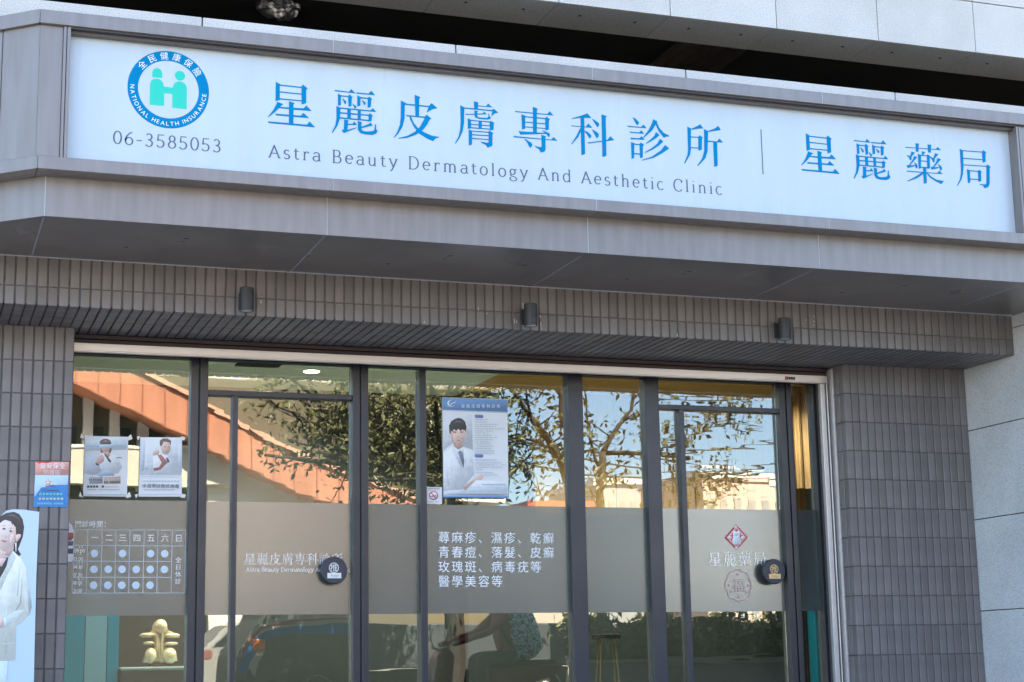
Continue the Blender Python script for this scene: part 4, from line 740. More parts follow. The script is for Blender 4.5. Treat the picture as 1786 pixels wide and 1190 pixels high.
# no smoking sign
t4 = tag(sheet('no_smoking_sign', ((742.1, 849.8), (770.9, 849.8), (770.9, 879.4), (741.7, 878.8)), 13.2900, PAPER, None, .0004, 3, 3, 2), 'small white no smoking sign with a red barred circle, beside the doctor poster', 'sign')
f = printed(t4, 730, 660, 4.959, 13.2893)
f('ring', ell(130, 1015, 40, 39, 28), (.60, .06, .07)); f('ring', ell(130, 1015, 31, 30, 28), (.78, .79, .80)); f('cigarette', [(102, 1020), (150, 1010), (152, 1018), (104, 1028)], (.25, .12, .1)); f('bar', [(106, 992), (112, 986), (156, 1038), (150, 1044)], (.60, .06, .07))
blocks(f, 'print_text', 80, 185, 950, 9, 13, (.3, .3, .32), 81); blocks(f, 'print_text', 90, 170, 965, 6, 10, (.5, .5, .5), 82); blocks(f, 'print_text', 82, 180, 1064, 8, 12, (.45, .45, .47), 83)
# security sticker on the left pier
t5 = tag(sheet('security_sticker', ((61.6, 805.2), (120.2, 805.7), (117.4, 884.7), (58.2, 884.3)), 12.732, mat('sticker blue', (.0, .20, .52), .25), None, .001, seed=3), 'red and blue security company sticker on the dark tiled left pier', 'sticker')
K = 11.9; f = printed(t5, 50, 795, K, 12.7305)
f('sticker_sky', [(136, 400), (824, 408), (812, 600), (560, 610), (480, 640), (260, 660), (120, 860), (118, 700)], (.42, .58, .80)); f('sticker_red', [(140, 122), (834, 128), (826, 408), (134, 402)], (.68, .30, .24)); f('sticker_red', [(140, 122), (500, 124), (420, 150), (220, 165)], (.62, .03, .03))
f('star', [(405, 450), (430, 525), (480, 530), (440, 570), (470, 630), (405, 595), (340, 635), (370, 570), (320, 530), (380, 525)], (.75, .40, .25)); f('star', ell(403, 560, 24, 24, 14), (.75, .78, .82)); f('car_mark', [(350, 630), (540, 600), (530, 635), (350, 645)], (.15, .08, .14))
Yt = 12.7232; q = lambda x, y: at(50 + x / K, 795 + y / K, Yt)
p = q(228, 252); text('sticker_lettering', '臺安保全', p.x, p.z, .0445, Yt, M_VINYL, t5, adv=1.02); p = q(305, 385); text('sticker_lettering', '防護區', p.x, p.z, .040, Yt, prt('pale pink', (.80, .66, .62)), t5, adv=1.0)
blocks(f, 'print_text', 270, 660, 702, 34, 48, (.08, .10, .16), 90, .25); blocks(f, 'print_text', 220, 740, 780, 42, 72, (.10, .52, .48), 91, .3); blocks(f, 'print_text', 210, 720, 876, 44, 76, (.45, .58, .36), 92, .3); blocks(f, 'print_text', 180, 740, 975, 44, 34, (.10, .42, .72), 93, .2)
# sticker hanging at the edge of the left window
t6 = tag(pxpoly('window_sticker', [(112, 911), (121, 911), (126, 917), (128.6, 928), (129, 944), (127, 958), (128.5, 972), (126, 980), (112, 980)], 13.2800, PAPER, None, .0008), 'narrow white sticker with red and navy bands at the pier edge of the left window', 'sticker')
f = printed(t6, 0, 0, 1, 13.2795); f('red_band', [(112, 929), (128.2, 929), (128.4, 938), (124, 943), (112, 943)], (.42, .06, .06)); f('dark_band', [(112, 944), (128.5, 944), (127, 952), (112, 952)], (.10, .10, .11)); f('navy_band', [(112, 957), (127.4, 957), (127.6, 966), (112, 966)], (.03, .04, .10))
# new year ornaments on the right door
dm = lambda r: [(1284.2, 937.5 - 22.5 * r), (1284.2 + 20.3 * r, 937.5), (1285.2, 937.5 + 22 * r), (1284.2 - 20.3 * r, 938)]
t7 = tag(pxpoly('paper_ornament', dm(1), 13.2960, prt('festive red', (.56, .05, .07)), None, .002), 'red diamond paper ornament with a white figure on the right door', 'ornament')
f = printed(t7, 1210, 900, 7, 13.2958); f('border', [(1284.2 * 7 - 8470 + x, 937.5 * 7 - 6300 + y) for x, y in ((0, -128), (116, 0), (4, 126), (-116, 2))], (.80, .60, .58)); f('border', [(1284.2 * 7 - 8470 + x, 937.5 * 7 - 6300 + y) for x, y in ((0, -112), (100, 0), (4, 110), (-100, 2))], (.56, .06, .08))
f('paper_figure', [(478, 195), (500, 180), (520, 195), (545, 180), (562, 200), (560, 250), (580, 300), (575, 345), (525, 352), (480, 345), (470, 300), (482, 250)], (.80, .84, .86)); f('paper_figure', [(490, 205), (530, 195), (550, 230), (520, 245), (490, 235)], (.50, .68, .82)); 
for (a, b, r) in ((440, 268, 24), (598, 268, 24), (514, 140, 20), (524, 392, 20), (455, 228, 8), (580, 228, 8), (455, 312, 8), (580, 312, 8)): f('blossom', ell(a, b, r, r, 14), (.80, .62, .55))
t8 = thing('paper_ornament', 'round paper cut ornament coloured pale as if seen through the frosted film of the right door', 'ornament', at(1288, 1022, 13.2940)); VEILED = mat('veiled red cut paper', (.60, .40, .36), .6); c = at(1288, 1021.5, 13.2975)  # pale red paints the haze of the frosted film over it
n = 40; mb = MB()
for i in range(n):
    a0, a1 = 2 * math.pi * i / n, 2 * math.pi * (i + 1) / n; rr = lambda a: .128 + .006 * math.cos(8 * a)
    mb.prism([(c.x + (rr(a) - d_) * math.cos(a), 13.2968, c.z + (rr(a) - d_) * 1.09 * math.sin(a)) for a, d_ in ((a0, 0), (a1, 0), (a1, .011), (a0, .011))], (0, .0004, 0))
mb.build('ring', VEILED, t8); text('ornament_character', '福', c.x - .062, c.z - .045, .125, 13.2968, VEILED, t8)
for a, b in ((0, .095), (0, -.1), (.095, 0), (-.09, .0), (.075, -.055), (-.075, -.055)): MB().prism(circ(c.x + a, c.z + b, .012, 13.2968, 10), (0, .0004, 0)).build('petal', VEILED, t8)
# blue plate on the granite side wall
t9 = tag(MB().prism([(XW - .012, y, z) for y, z in ((12.02, 1.19), (12.02, .80), (11.62, .80), (11.62, 1.19))], (.011, 0, 0)).build('wall_plate', mat('pale blue plate', (.24, .42, .72), .3), None, bevel=.006), 'pale blue notice plate on the granite wall at the right edge', 'plate')
for k, z in enumerate((1.06, 1.0, .945)): box('plate_mark', XW - .0135, XW - .0125, 11.66, 11.965, z, z + .03, prt('dark blue grey', (.08, .12, .22)), t9)
# cut-out of a woman in a mint suit
YC = 12.42
def pc(*pts): return [at(x, y, YC) for x, y in pts]
out = pc((68.5, 893), (40, 889), (22, 888.5), (11, 891), (3, 898), (-5, 912), (-11, 932), (-18, 952), (-40, 965), (-58, 985), (-70, 1020), (-76, 1100), (-72, 1190))
bl, br = at(-72, 1190, YC), at(59, 1190, YC); r2 = at(63.5, 1000, YC)
outline = [Vector((p.x, YC, p.z)) for p in out] + [Vector((bl.x, YC, GROUND + .125)), Vector((br.x - .02, YC, GROUND + .125)), Vector((br.x, YC, br.z)), Vector((r2.x, YC, r2.z))]
t10 = thing('cardboard_standee', 'pale blue cardboard cut-out of a woman in a mint suit by the left pier', 'standee', (at(0, 1000, YC).x, YC, GROUND + .12))
MB().prism(outline, (0, .012, 0)).build('board', mat('pale blue board', (.56, .68, .79), .3, var=.03, vscale=2), t10)
cxm = at(-2, 1000, YC).x; MB().prism([(cxm, YC + .013, GROUND + .125), (cxm, YC + .30, GROUND + .125), (cxm, YC + .013, GROUND + 1.0)], (.01, 0, 0)).build('strut', mat('cardboard', (.42, .33, .22), .9), t10)
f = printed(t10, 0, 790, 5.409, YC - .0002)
HAIR = (.035, .026, .026)
f('hair', [(-130, 940), (-120, 800), (-70, 680), (0, 600), (60, 568), (130, 556), (180, 576), (214, 628), (228, 700), (216, 790), (190, 860), (170, 912), (200, 962), (178, 974), (150, 958), (125, 925), (-60, 960)], HAIR)
f('neck', [(-40, 860), (130, 850), (128, 915), (85, 985), (20, 1075), (-30, 1010)], (.70, .48, .41)); f('ear', [(148, 780), (165, 766), (196, 768), (196, 792), (172, 826), (150, 846)], (.74, .50, .43))
f('face', [(-62, 760), (-50, 700), (-5, 655), (50, 632), (105, 650), (140, 690), (152, 760), (146, 830), (122, 885), (85, 925), (50, 935), (5, 915), (-40, 860), (-58, 810)], (.80, .58, .50)); f('cheek', [(98, 770), (140, 760), (140, 820), (115, 870), (88, 850)], (.80, .53, .46))
f('fringe', [(-60, 760), (-50, 690), (0, 630), (70, 590), (120, 600), (152, 650), (160, 770), (140, 700), (120, 655), (118, 690), (100, 640), (40, 632), (-20, 680)], HAIR)
for (a, b, r) in ((36, 718, 0), (100, 741, 0)): f('eyebrow', [(a - 24, b - 26), (a + 2, b - 34), (a + 24, b - 24), (a + 2, b - 29)], (.12, .08, .07)); f('eye', [(a - 20, b + 2), (a - 4, b - 9), (a + 14, b - 2), (a + 20, b + 4), (a, b + 9)], (.62, .58, .56)); f('pupil', ell(a + 1, b + 0, 9, 8.5, 12), (.03, .02, .02)); f('eyelid', [(a - 22, b + 1), (a - 4, b - 12), (a + 16, b - 4), (a + 22, b + 4), (a - 2, b - 7)], (.05, .03, .03))
f('face_shade', [(120, 680), (148, 700), (152, 770), (144, 840), (120, 890), (85, 926), (104, 870), (126, 800)], (.70, .47, .39)); f('hair_shine', [(60, 590), (120, 575), (180, 610), (205, 680), (165, 620), (120, 598)], (.10, .075, .07)); f('neck_shade', [(60, 935), (122, 890), (126, 910), (85, 975), (40, 960)], (.56, .37, .31)); f('nose', [(42, 790), (58, 782), (66, 798), (48, 806)], (.66, .42, .35)); f('lips', [(10, 826), (30, 818), (46, 826), (68, 834), (44, 846), (22, 840)], (.56, .20, .19)); f('earring', [(142, 850), (156, 848), (155, 930), (146, 932)], (.82, .82, .82))
MINT = (.74, .73, .62); MINT2 = (.58, .59, .51)
f('blouse', [(-20, 1000), (80, 985), (60, 1080), (0, 1180), (-40, 1200), (-60, 1080)], (.03, .03, .035)); f('neckline', [(-15, 990), (60, 995), (15, 1075), (-15, 1060)], (.72, .50, .43))
f('jacket', [(128, 928), (160, 960), (205, 1000), (245, 1080), (268, 1220), (295, 1400), (300, 1460), (275, 1530), (210, 1590), (150, 1640), (145, 1955), (60, 1965), (-190, 1960), (-200, 1640), (-330, 1560), (-360, 1430), (-320, 1200), (-280, 1080), (-200, 1000), (-90, 960), (-60, 1020), (-20, 1200), (10, 1190), (70, 1080)], MINT)
f('lapel', [(126, 940), (150, 985), (110, 1080), (50, 1190), (5, 1300), (-6, 1200), (40, 1110)], MINT2); f('lapel', [(-90, 970), (-70, 1060), (-30, 1230), (-8, 1300), (-22, 1190), (-50, 1060)], MINT2); f('sleeve_line', [(205, 1190), (212, 1190), (200, 1420), (130, 1530), (120, 1525), (188, 1412)], (.44, .49, .45)); f('sleeve_fold', [(45, 1560), (140, 1490), (230, 1480), (150, 1560), (60, 1640)], (.58, .62, .56))
f('sleeve_shade', [(245, 1100), (268, 1220), (295, 1400), (300, 1460), (275, 1530), (262, 1400), (250, 1250)], (.50, .55, .50)); f('fold', [(180, 1080), (190, 1080), (170, 1350), (158, 1350)], (.58, .62, .56)); f('fold', [(60, 1420), (68, 1420), (60, 1900), (50, 1900)], (.56, .60, .54)); f('hand', [(-40, 1560), (0, 1545), (32, 1575), (44, 1625), (20, 1655), (-40, 1660)], (.76, .53, .46)); f('cuff', [(32, 1560), (50, 1550), (66, 1640), (44, 1660)], (.62, .72, .69)); f('pocket_line', [(20, 1800), (140, 1790), (140, 1800), (20, 1810)], MINT2)
f('trousers', [(-185, 1962), (75, 1965), (60, 2160), (40, 2700), (-30, 2700), (-55, 2300), (-90, 2700), (-160, 2700)], (.60, .68, .63))

# ------------------------------------------------------------------ things inside the clinic
TEAL = mat('teal lacquer', (.0, .25, .40), .3, var=.15, vscale=2); TEAL2 = mat('pale teal glass', (.15, .36, .50), .2)
def ix(px, Y): return at(px, 1120, Y).x
t = thing('teal_screen', 'teal folding screen standing inside the left window', 'screen', (ix(160, 15.0), 13.75, FZ))
for a, b, m_ in ((95, 147, TEAL), (148, 186, TEAL2), (187, 207, TEAL)): box('screen_panel', ix(a, 15.0), ix(b, 15.0), 15.0, 15.04, FZ, at(160, 1030, 15.0).z, m_, t, bevel=.004)
t = thing('display_counter', 'low grey counter with a rounded pale edge under the gold sculpture', 'counter', (ix(270, 15.1), 15.1, FZ))
zt = at(270, 1163, 14.9).z; box('counter_body', ix(208, 15.1), ix(345, 15.1), 14.9, 15.5, FZ, zt - .03, mat('counter grey green', (.10, .14, .14), .4), t); box('counter_top', ix(205, 15.1), ix(348, 15.1), 14.86, 15.54, zt - .0295, zt, mat('counter edge', (.30, .40, .42), .25), t, bevel=.012)
GOLD = mat('polished gold', (.95, .78, .52), .3, metal=.15, var=.1, vscale=10)
gx, gy = ix(279, 15.1), 15.1; t = thing('gold_sculpture', 'gold winged sculpture on a dark plinth behind the left window', 'sculpture', (gx, gy, zt))
def gz(py): return at(279, py, gy).z
box('plinth', gx - .10, gx + .10, gy - .08, gy + .08, zt, gz(1158), mat('plinth brown', (.09, .06, .055), .4), t, bevel=.004)
k_ = .0047
go = [(1225, 300), (1235, 240), (1265, 190), (1320, 168), (1365, 185), (1400, 240), (1425, 305), (1500, 340), (1572, 368), (1575, 408), (1440, 405), (1372, 398), (1370, 465), (1552, 470), (1556, 498), (1440, 512), (1362, 518), (1440, 550), (1505, 590), (1540, 650), (1550, 722), (1440, 742), (1330, 745), (1290, 722), (1200, 742), (1095, 742), (1120, 650), (1150, 570), (1240, 545), (1230, 512), (1105, 492), (1105, 462), (1222, 455), (1230, 400), (1100, 402), (1052, 378), (1085, 346), (1200, 335)]
MB().prism([at(110 + x / 7.765, 1060 + y / 7.765, gy - .06) for x, y in go], (0, .12, 0)).build('body', GOLD, t, bevel=.026, seg=4)
def lobe(x, y, rx, rz, ry=.07):
    c_ = at(110 + x / 7.765, 1060 + y / 7.765, gy - .05); mb = MB().lathe((0, 0, 0), [(max(.02, math.sin(R(a))), -math.cos(R(a))) for a in range(4, 180, 16)], 20)
    mb.v = [(c_.x + vx * rx, c_.y + vy * ry, c_.z + vz * rz) for vx, vy, vz in mb.v]; mb.build('lobe', GOLD, t, smooth=True)
lobe(1320, 255, .058, .062); lobe(1185, 650, .050, .070); lobe(1440, 650, .062, .072); lobe(1160, 372, .065, .020, .05); lobe(1480, 378, .065, .022, .05); lobe(1165, 477, .050, .015, .045); lobe(1460, 485, .060, .016, .045)
for (x, r) in ((1262, .013), (1345, .013), (1300, .009)):
    MB().tube([at(110 + x_ / 7.765, 1060 + y_ / 7.765, gy - .068) for x_, y_ in ((x, 290), (x + (1300 - x) * .3, 400), (x + (1300 - x) * .3, 520), (x - (1300 - x) * .2, 700))], [r * .6, r, r, r * .6], 10).build('ridge', GOLD, t, smooth=True)
t = thing('bar_stool', 'black seated bar stool with thin legs inside the window right of the treatment list', 'stool', (ix(1058, 15.0), 15.0, FZ)); sx = ix(1058, 15.0); sz = at(1058, 1106, 15.0).z
MB().lathe((sx, 15.0, sz), [(.12, -.05), (.135, -.045), (.14, -.02), (.14, -.008), (.125, 0)], 28).build('seat', mat('black leather', (.02, .02, .022), .4), t)
for a in range(4):
    c_, s_ = math.cos(.6 + a * math.pi / 2), math.sin(.6 + a * math.pi / 2); MB().tube([(sx + .09 * c_, 15.0 + .09 * s_, sz - .05), (sx + .17 * c_, 15.0 + .17 * s_, FZ)], .009, 8).build('leg', mat('brass leg', (.30, .22, .11), .3, metal=.8), t)
MB().tube([(sx + .13 * math.cos(q), 15.0 + .13 * math.sin(q), FZ + .25) for q in [i * math.pi / 12 for i in range(25)]], .007, 6).build('foot_ring', MATS['brass leg'], t)
p = at(543, 648, 15.1); kz = 2.795 / p.z; dl = p * kz
t = thing('ceiling_downlight', 'lit round white downlight in the ceiling inside the left door', 'light', (dl.x, dl.y, 2.78))
def downlight(x, y, t):
    MB().lathe((x, y, 2.790), [(.07, 0), (.07, .009)], 28).build('lit_disc', mat('lit lamp', (1, .95, .84), .5, emit=6), t); ll_ = bpy.data.lights.new('downlight_beam', 'SPOT'); ll_.energy = 52; ll_.spot_size = R(150); ll_.spot_blend = .6; ll_.shadow_soft_size = .06; ll_.color = (1, .93, .82); lo_ = bpy.data.objects.new('downlight_beam', ll_); C.objects.link(lo_); lo_.parent = t; lo_.location = Vector((x, y, 2.78)) - wl(t); MB().lathe((x, y, 2.793), [(.085, .0), (.09, .006)], 28).build('rim', M_SIGNW, t)
downlight(dl.x, dl.y, t); MATS['lit lamp'].cycles.emission_sampling = 'NONE'
for n_, (x, y) in (('left window', (1.7, 14.3)), ('left door', (2.9, 14.4)), ('doctor poster', (4.4, 14.4)), ('bar stool', (5.6, 14.4)), ('right door', (6.7, 14.4)), ('narrow right window', (7.9, 14.4))):  # unseen lamps added to brighten the dark interior
    q_ = thing('ceiling_downlight', 'added out of sight downlight brightening the clinic interior above the ' + n_, 'light', (x, y, 2.78), 'added downlights in the clinic ceiling'); downlight(x, y, q_)
t = thing('ceiling_vent', 'dark ceiling vent inside the left door', 'vent', (dl.x - .6, dl.y - .2, 2.78)); box('grille', dl.x - .75, dl.x - .35, dl.y - .35, dl.y - .15, 2.785, 2.7995, M_FRAMED, t)
TEALP = mat('deep teal post', (.0, .095, .15), .35); t = thing('teal_post', 'slim teal display post inside the narrow right window', 'post', (ix(1432, 14.9), 14.9, FZ)); pz = at(1432, 1058, 14.9).z
box('post', ix(1424, 14.9), ix(1446, 14.9), 14.9, 15.05, FZ, pz, TEALP, t, bevel=.004); box('post_top', ix(1421, 14.9), ix(1449, 14.9), 14.87, 15.08, pz + .0005, pz + .02, TEAL2, t, bevel=.004)
t = thing('ochre_curtain', 'ochre curtain hanging inside the narrow right window', 'curtain', (ix(1408, 14.9), 14.9, FZ))
v = []; nx = 60; xa, xb = ix(1376, 14.9), ix(1480, 14.9)
for i in range(nx + 1):
    x = xa + (xb - xa) * i / nx; y = 14.95 + .03 * math.sin(i * .75) + .012 * math.sin(i * 1.9 + 1); v += [(x, y, 1.72), (x, y, 2.795)]
MB().add(v, [(2 * i, 2 * i + 2, 2 * i + 3, 2 * i + 1) for i in range(nx)]).build('cloth', mat('ochre cloth', (.34, .19, .075), .75, var=.15, vscale=6), t, smooth=True); box('curtain_rail', xa, xb, 14.92, 14.98, 2.7955, 2.7999, M_FRAME, t)
# crumpled foil hanging in the dark balcony gap
c = at(490, 2, 12.6); rng = random.Random(4); bm = bmesh.new(); bmesh.ops.create_icosphere(bm, subdivisions=4, radius=.2)
from mathutils import noise
for v_ in bm.verts:
    d_ = noise.noise(v_.co * 9) * .5 + noise.noise(v_.co * 22) * .3; v_.co = Vector((v_.co.x * 1.0, v_.co.y * .7, v_.co.z * 1.0)) * (1 + d_ * .45)
me = bpy.data.meshes.new('foil_bag'); bm.to_mesh(me); bm.free()
t = thing('foil_duct', 'crumpled silver foil duct hanging in the dark gap above the sign', 'duct', (c.x, c.y, c.z)); link('crumpled_end', me, mat('crumpled foil', (.42, .42, .42), .28, metal=.8), t, (c.x, c.y, c.z + .04)); MB().tube([(c.x, c.y, c.z + .15), (c.x + .03, c.y + .1, 5.2)], .12, 14).build('duct_tube', MATS['crumpled foil'], t)

# ================================================================== across the street (seen in the glass)
def acr(px, py, Yv): return across(px, py, Yv)
# salmon canopied building
Yv = 36.0; RY = 2 * YG - Yv
SAL = mat('salmon render', (.62, .25, .14), .8, var=.3, vscale=.9, stretch=(2.5, 1, .5)); CREAM = mat('cream render', (.66, .58, .45), .85, var=.12, vscale=.8); WCOL = mat('white column', (.78, .75, .68), .7)
t = thing('salmon_building', 'cream building with a sweeping salmon canopy across the street', 'building', (acr(400, 1100, Yv).x, RY, GROUND))
top = [(40, 575), (140, 602), (230, 640), (335, 692), (420, 742), (520, 790), (620, 830), (760, 880), (900, 900)]; bot = [(900, 925), (760, 912), (620, 890), (520, 862), (420, 812), (333, 768), (220, 712), (131, 672), (40, 640)]
pts = [acr(x, y, Yv) for x, y in top + bot]; MB().prism(pts, (0, -1.6, 0)).build('canopy', SAL, t, bevel=.03)
pts = [acr(x, y - 5, Yv) + Vector((0, .06, 0)) for x, y in top] + [acr(x, y + 3, Yv) + Vector((0, .06, 0)) for x, y in reversed(top)]; MB().prism(pts, (0, -.3, 0)).build('canopy_edge', mat('pale salmon edge', (.66, .36, .24), .8), t)
def lerp_y(line, x):
    for (x0, y0), (x1, y1) in zip(line, line[1:]):
        if x0 <= x <= x1: return y0 + (y1 - y0) * (x - x0) / (x1 - x0)
for x in range(60, 880, 38):
    a_, c_ = acr(x, lerp_y(top, x) + 4, Yv), acr(x, lerp_y(bot[::-1], x) - 2, Yv); box('canopy_joint', a_.x - .012, a_.x + .012, RY + .002, RY + .02, c_.z, a_.z, mat('salmon joint', (.40, .15, .09), .9), t)
xl, xr = acr(-200, 1000, Yv).x, acr(760, 1000, Yv).x; zc = lambda y: acr(250, y, Yv).z
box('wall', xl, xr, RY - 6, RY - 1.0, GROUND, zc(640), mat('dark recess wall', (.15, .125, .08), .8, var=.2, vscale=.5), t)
for x in range(-150, 400, 49): p = acr(x + 16, 700, Yv); box('column', p.x - .09, p.x + .12, RY - .99, RY - .75, zc(850), zc(640 + max(0, (x - 60)) * .45), WCOL, t)
for x in range(-150, 400, 49): p = acr(x + 34, 700, Yv); box('window', p.x - .16, p.x + .16, RY - .995, RY - .96, zc(790), zc(735), mat('dark window', (.03, .035, .035), .08), t)
box('parapet_band', xl, acr(412, 1000, Yv).x, RY - .7, RY - .4, zc(843), zc(772), CREAM, t); box('parapet_band', xl, acr(412, 1000, Yv).x, RY - .72, RY - .38, zc(778), zc(774), WCOL, t)
pts = [acr(x, y, Yv + .6) for x, y in ((363, 790), (412, 800), (520, 850), (562, 870), (562, 1200), (363, 1200))]; MB().prism(pts, (0, -.3, 0)).build('white_wall', mat('white render', (.80, .70, .58), .8), t)
box('shop_opening_shade', xl, acr(360, 1000, Yv).x, RY - .9, RY - .85, GROUND, zc(846), mat('shop recess shade', (.022, .014, .01), .6), t)  # dark sheet painting the shade of the recessed shopfronts
# beige flats with white balcony bands behind the tree
Yv = 54.0; RY = 2 * YG - Yv; BEI = mat('beige flats', (.20, .145, .07), .85, var=.15, vscale=.3); t = thing('apartment_building', 'beige flats with white balcony bands behind the trees', 'building', (acr(520, 1100, Yv).x, RY, GROUND))
xl, xr = acr(230, 1000, Yv).x, acr(860, 1000, Yv).x; zc = lambda y: acr(500, y, Yv).z
box('wall', xl, xr, RY - 10, RY, GROUND, zc(560), BEI, t)
for y in (582, 618, 662, 702, 752, 815, 868): box('balcony_band', xl - .2, xr + .2, RY + .01, RY + .9, zc(y + 7), zc(y - 3), mat('white balcony', (.80, .73, .62), .8), t)
for y in (600, 640, 682, 727, 784, 842):
    for k in range(12): x = xl + .5 + k * (xr - xl) / 12; box('window', x, x + .8, RY + .005, RY + .04, zc(y + 13), zc(y - 10), MATS['dark window'], t)
# pale office block, pink block, red roofed house
def block(name, label, pa, pb, ytop, Yv, col, nwx, nwz, roof=None):
    RY = 2 * YG - Yv; xa, xb = acr(pa, 1000, Yv).x, acr(pb, 1000, Yv).x; zt = acr((pa + pb) / 2, ytop, Yv).z
    t = thing(name, label, 'building', ((xa + xb) / 2, RY, GROUND)); box('wall', xa, xb, RY - 8, RY, GROUND, zt, mat(label, col, .85, var=.08, vscale=.3), t); box('parapet', xa - .15, xb + .15, RY - 8.1, RY + .15, zt, zt + .35, roof or MATS['white column'], t)
    for j in range(nwz):
        for k in range(nwx):
            x = xa + (k + .25) * (xb - xa) / nwx; z = zt - 1.0 - j * 2.6; wn = box('window', x, x + .5 * (xb - xa) / nwx, RY + .005, RY + .05, z - 1.1, z, mat('curtained window', (.36, .34, .31), .3), t); box('window_sill', x - .05, x + .5 * (xb - xa) / nwx + .05, RY + .006, RY + .12, z - 1.2, z - 1.105, MATS['white column'], wn)
block('office_building', 'pale grey flat roofed office block far across the street', 1043, 1190, 846, 95, (.42, .42, .40), 8, 4)
block('apartment_building', 'pink rendered flats far across the street', 1232, 1352, 832, 80, (.70, .50, .40), 5, 4)
block('apartment_building', 'pale green flats beyond the pink flats', 1330, 1420, 846, 88, (.52, .56, .42), 4, 4)
block('house', 'low cream house with a red roof far across the street', 925, 1050, 885, 85, (.55, .46, .36), 6, 2, mat('red roof', (.45, .12, .08), .7))
# ---- trees
BARK = mat('bark', (.055, .045, .035), .9, var=.3, vscale=9, bump=.006, bscale=18); LEAF = mat('leaf', (.13, .125, .042), .5, rnd=0, var=.35, vscale=2.2)
def leaves(mb_v, mb_f, pos, size, rng):
    """one folded leaf"""
    n_ = Vector((rng.gauss(0, 1), rng.gauss(0, 1), rng.gauss(.4, 1))).normalized(); a = n_.orthogonal().normalized(); a.rotate(Matrix.Rotation(rng.uniform(0, 6.28), 3, n_)); b = n_.cross(a); s = size * rng.uniform(.7, 1.25)
    k = len(mb_v); mb_v += [tuple(pos - a * s), tuple(pos + b * s * .42 + n_ * s * .12 - a * s * .1), tuple(pos + a * s), tuple(pos - b * s * .42 + n_ * s * .12 - a * s * .1)]; mb_f += [(k, k + 1, k + 2), (k, k + 2, k + 3)]
def tree(label, limbs, twig_n, leaf_n, leaf_size, spread, seed, twig_len=.7):
    """limbs: list of (points, r0, r1); twigs grow off the limbs and carry leaves"""
    rng = random.Random(seed); base = limbs[0][0][0]; t = thing('street_tree', label, 'tree', (base.x, base.y, GROUND), 'trees across the pavement'); tr = MB(); lv, lf = [], []
    for pts, r0, r1 in limbs:
        fine = []
        for i in range(len(pts) - 1):
            for q in range(4): fine.append(pts[i].lerp(pts[i + 1], q / 4) + Vector((rng.gauss(0, r0 * .18), rng.gauss(0, r0 * .18), 0)))
        fine.append(pts[-1]); m = len(fine); tr.tube(fine, [r0 + (r1 - r0) * i / (m - 1) for i in range(m)], 8)
        for q in range(int(twig_n * (1 if r0 < .15 else .6))):
            u = rng.uniform(.25 if r0 < .15 else .55, 1); p0 = fine[min(m - 1, int(u * (m - 1)))]; d_ = Vector((rng.gauss(0, 1), rng.gauss(0, 1), rng.gauss(.15, .6))).normalized(); l = twig_len * rng.uniform(.5, 1.3); p1 = p0 + d_ * l * .5 + Vector((0, 0, rng.uniform(-.05, .15))); p2 = p1 + d_ * l * .5 + Vector((rng.gauss(0, .12), rng.gauss(0, .12), rng.uniform(-.2, .1)))
            tr.tube([p0, p1, p2], [.016, .010, .004], 5)
            for j in range(leaf_n): c_ = p0.lerp(p1, .6) if rng.random() < .15 else p1.lerp(p2, rng.uniform(0, 1.15)); leaves(lv, lf, c_ + Vector((rng.gauss(0, spread), rng.gauss(0, spread), rng.gauss(0, spread * .8))), leaf_size, rng)
    tr.build('trunk', BARK, t, smooth=True)
    o = MB().add(lv, lf); a = np.array(o.v); cc = Vector((a.min(0) + a.max(0)) / 2); me = bpy.data.meshes.new('crown'); me.from_pydata([tuple(Vector(v_) - cc) for v_ in lv], [], lf); me.update(); link('crown', me, LEAF, t, cc)
    return t
def vt(Yv, *pp): return [acr(x, y, Yv) for x, y in pp]
def gnd(p): return Vector((p.x, p.y, GROUND))
rng = random.Random(11)
# dense tree
Yv = 24.2; b = gnd(acr(790, 1100, Yv)); fork = acr(785, 860, Yv); limbs = [([b, b.lerp(fork, .5) + Vector((.05, 0, 0)), fork], .17, .13)]
for (x, y, dy) in ((690, 720, .4), (730, 600, -.6), (800, 560, .5), (640, 800, -.3), (600, 690, .5), (650, 580, -.9), (760, 690, 1.1), (700, 640, 1.2), (820, 720, -1.2), (740, 780, -.8), (560, 620, -.4), (670, 700, -.9), (520, 700, .1), (545, 740, .5), (470, 720, .6), (500, 640, -.4), (590, 790, .4), (540, 800, .7), (600, 850, .9), (500, 770, .2), (450, 800, .5)):
    e_ = acr(x, y, Yv) + Vector((0, dy, 0)); limbs.append(([fork, fork.lerp(e_, .5) + Vector((rng.gauss(0, .12), rng.gauss(0, .12), .12)), e_], .075, .02))
tree('dense dark leafed street tree opposite the middle of the shop front', limbs, 12, 23, .064, .18, 21, .85)
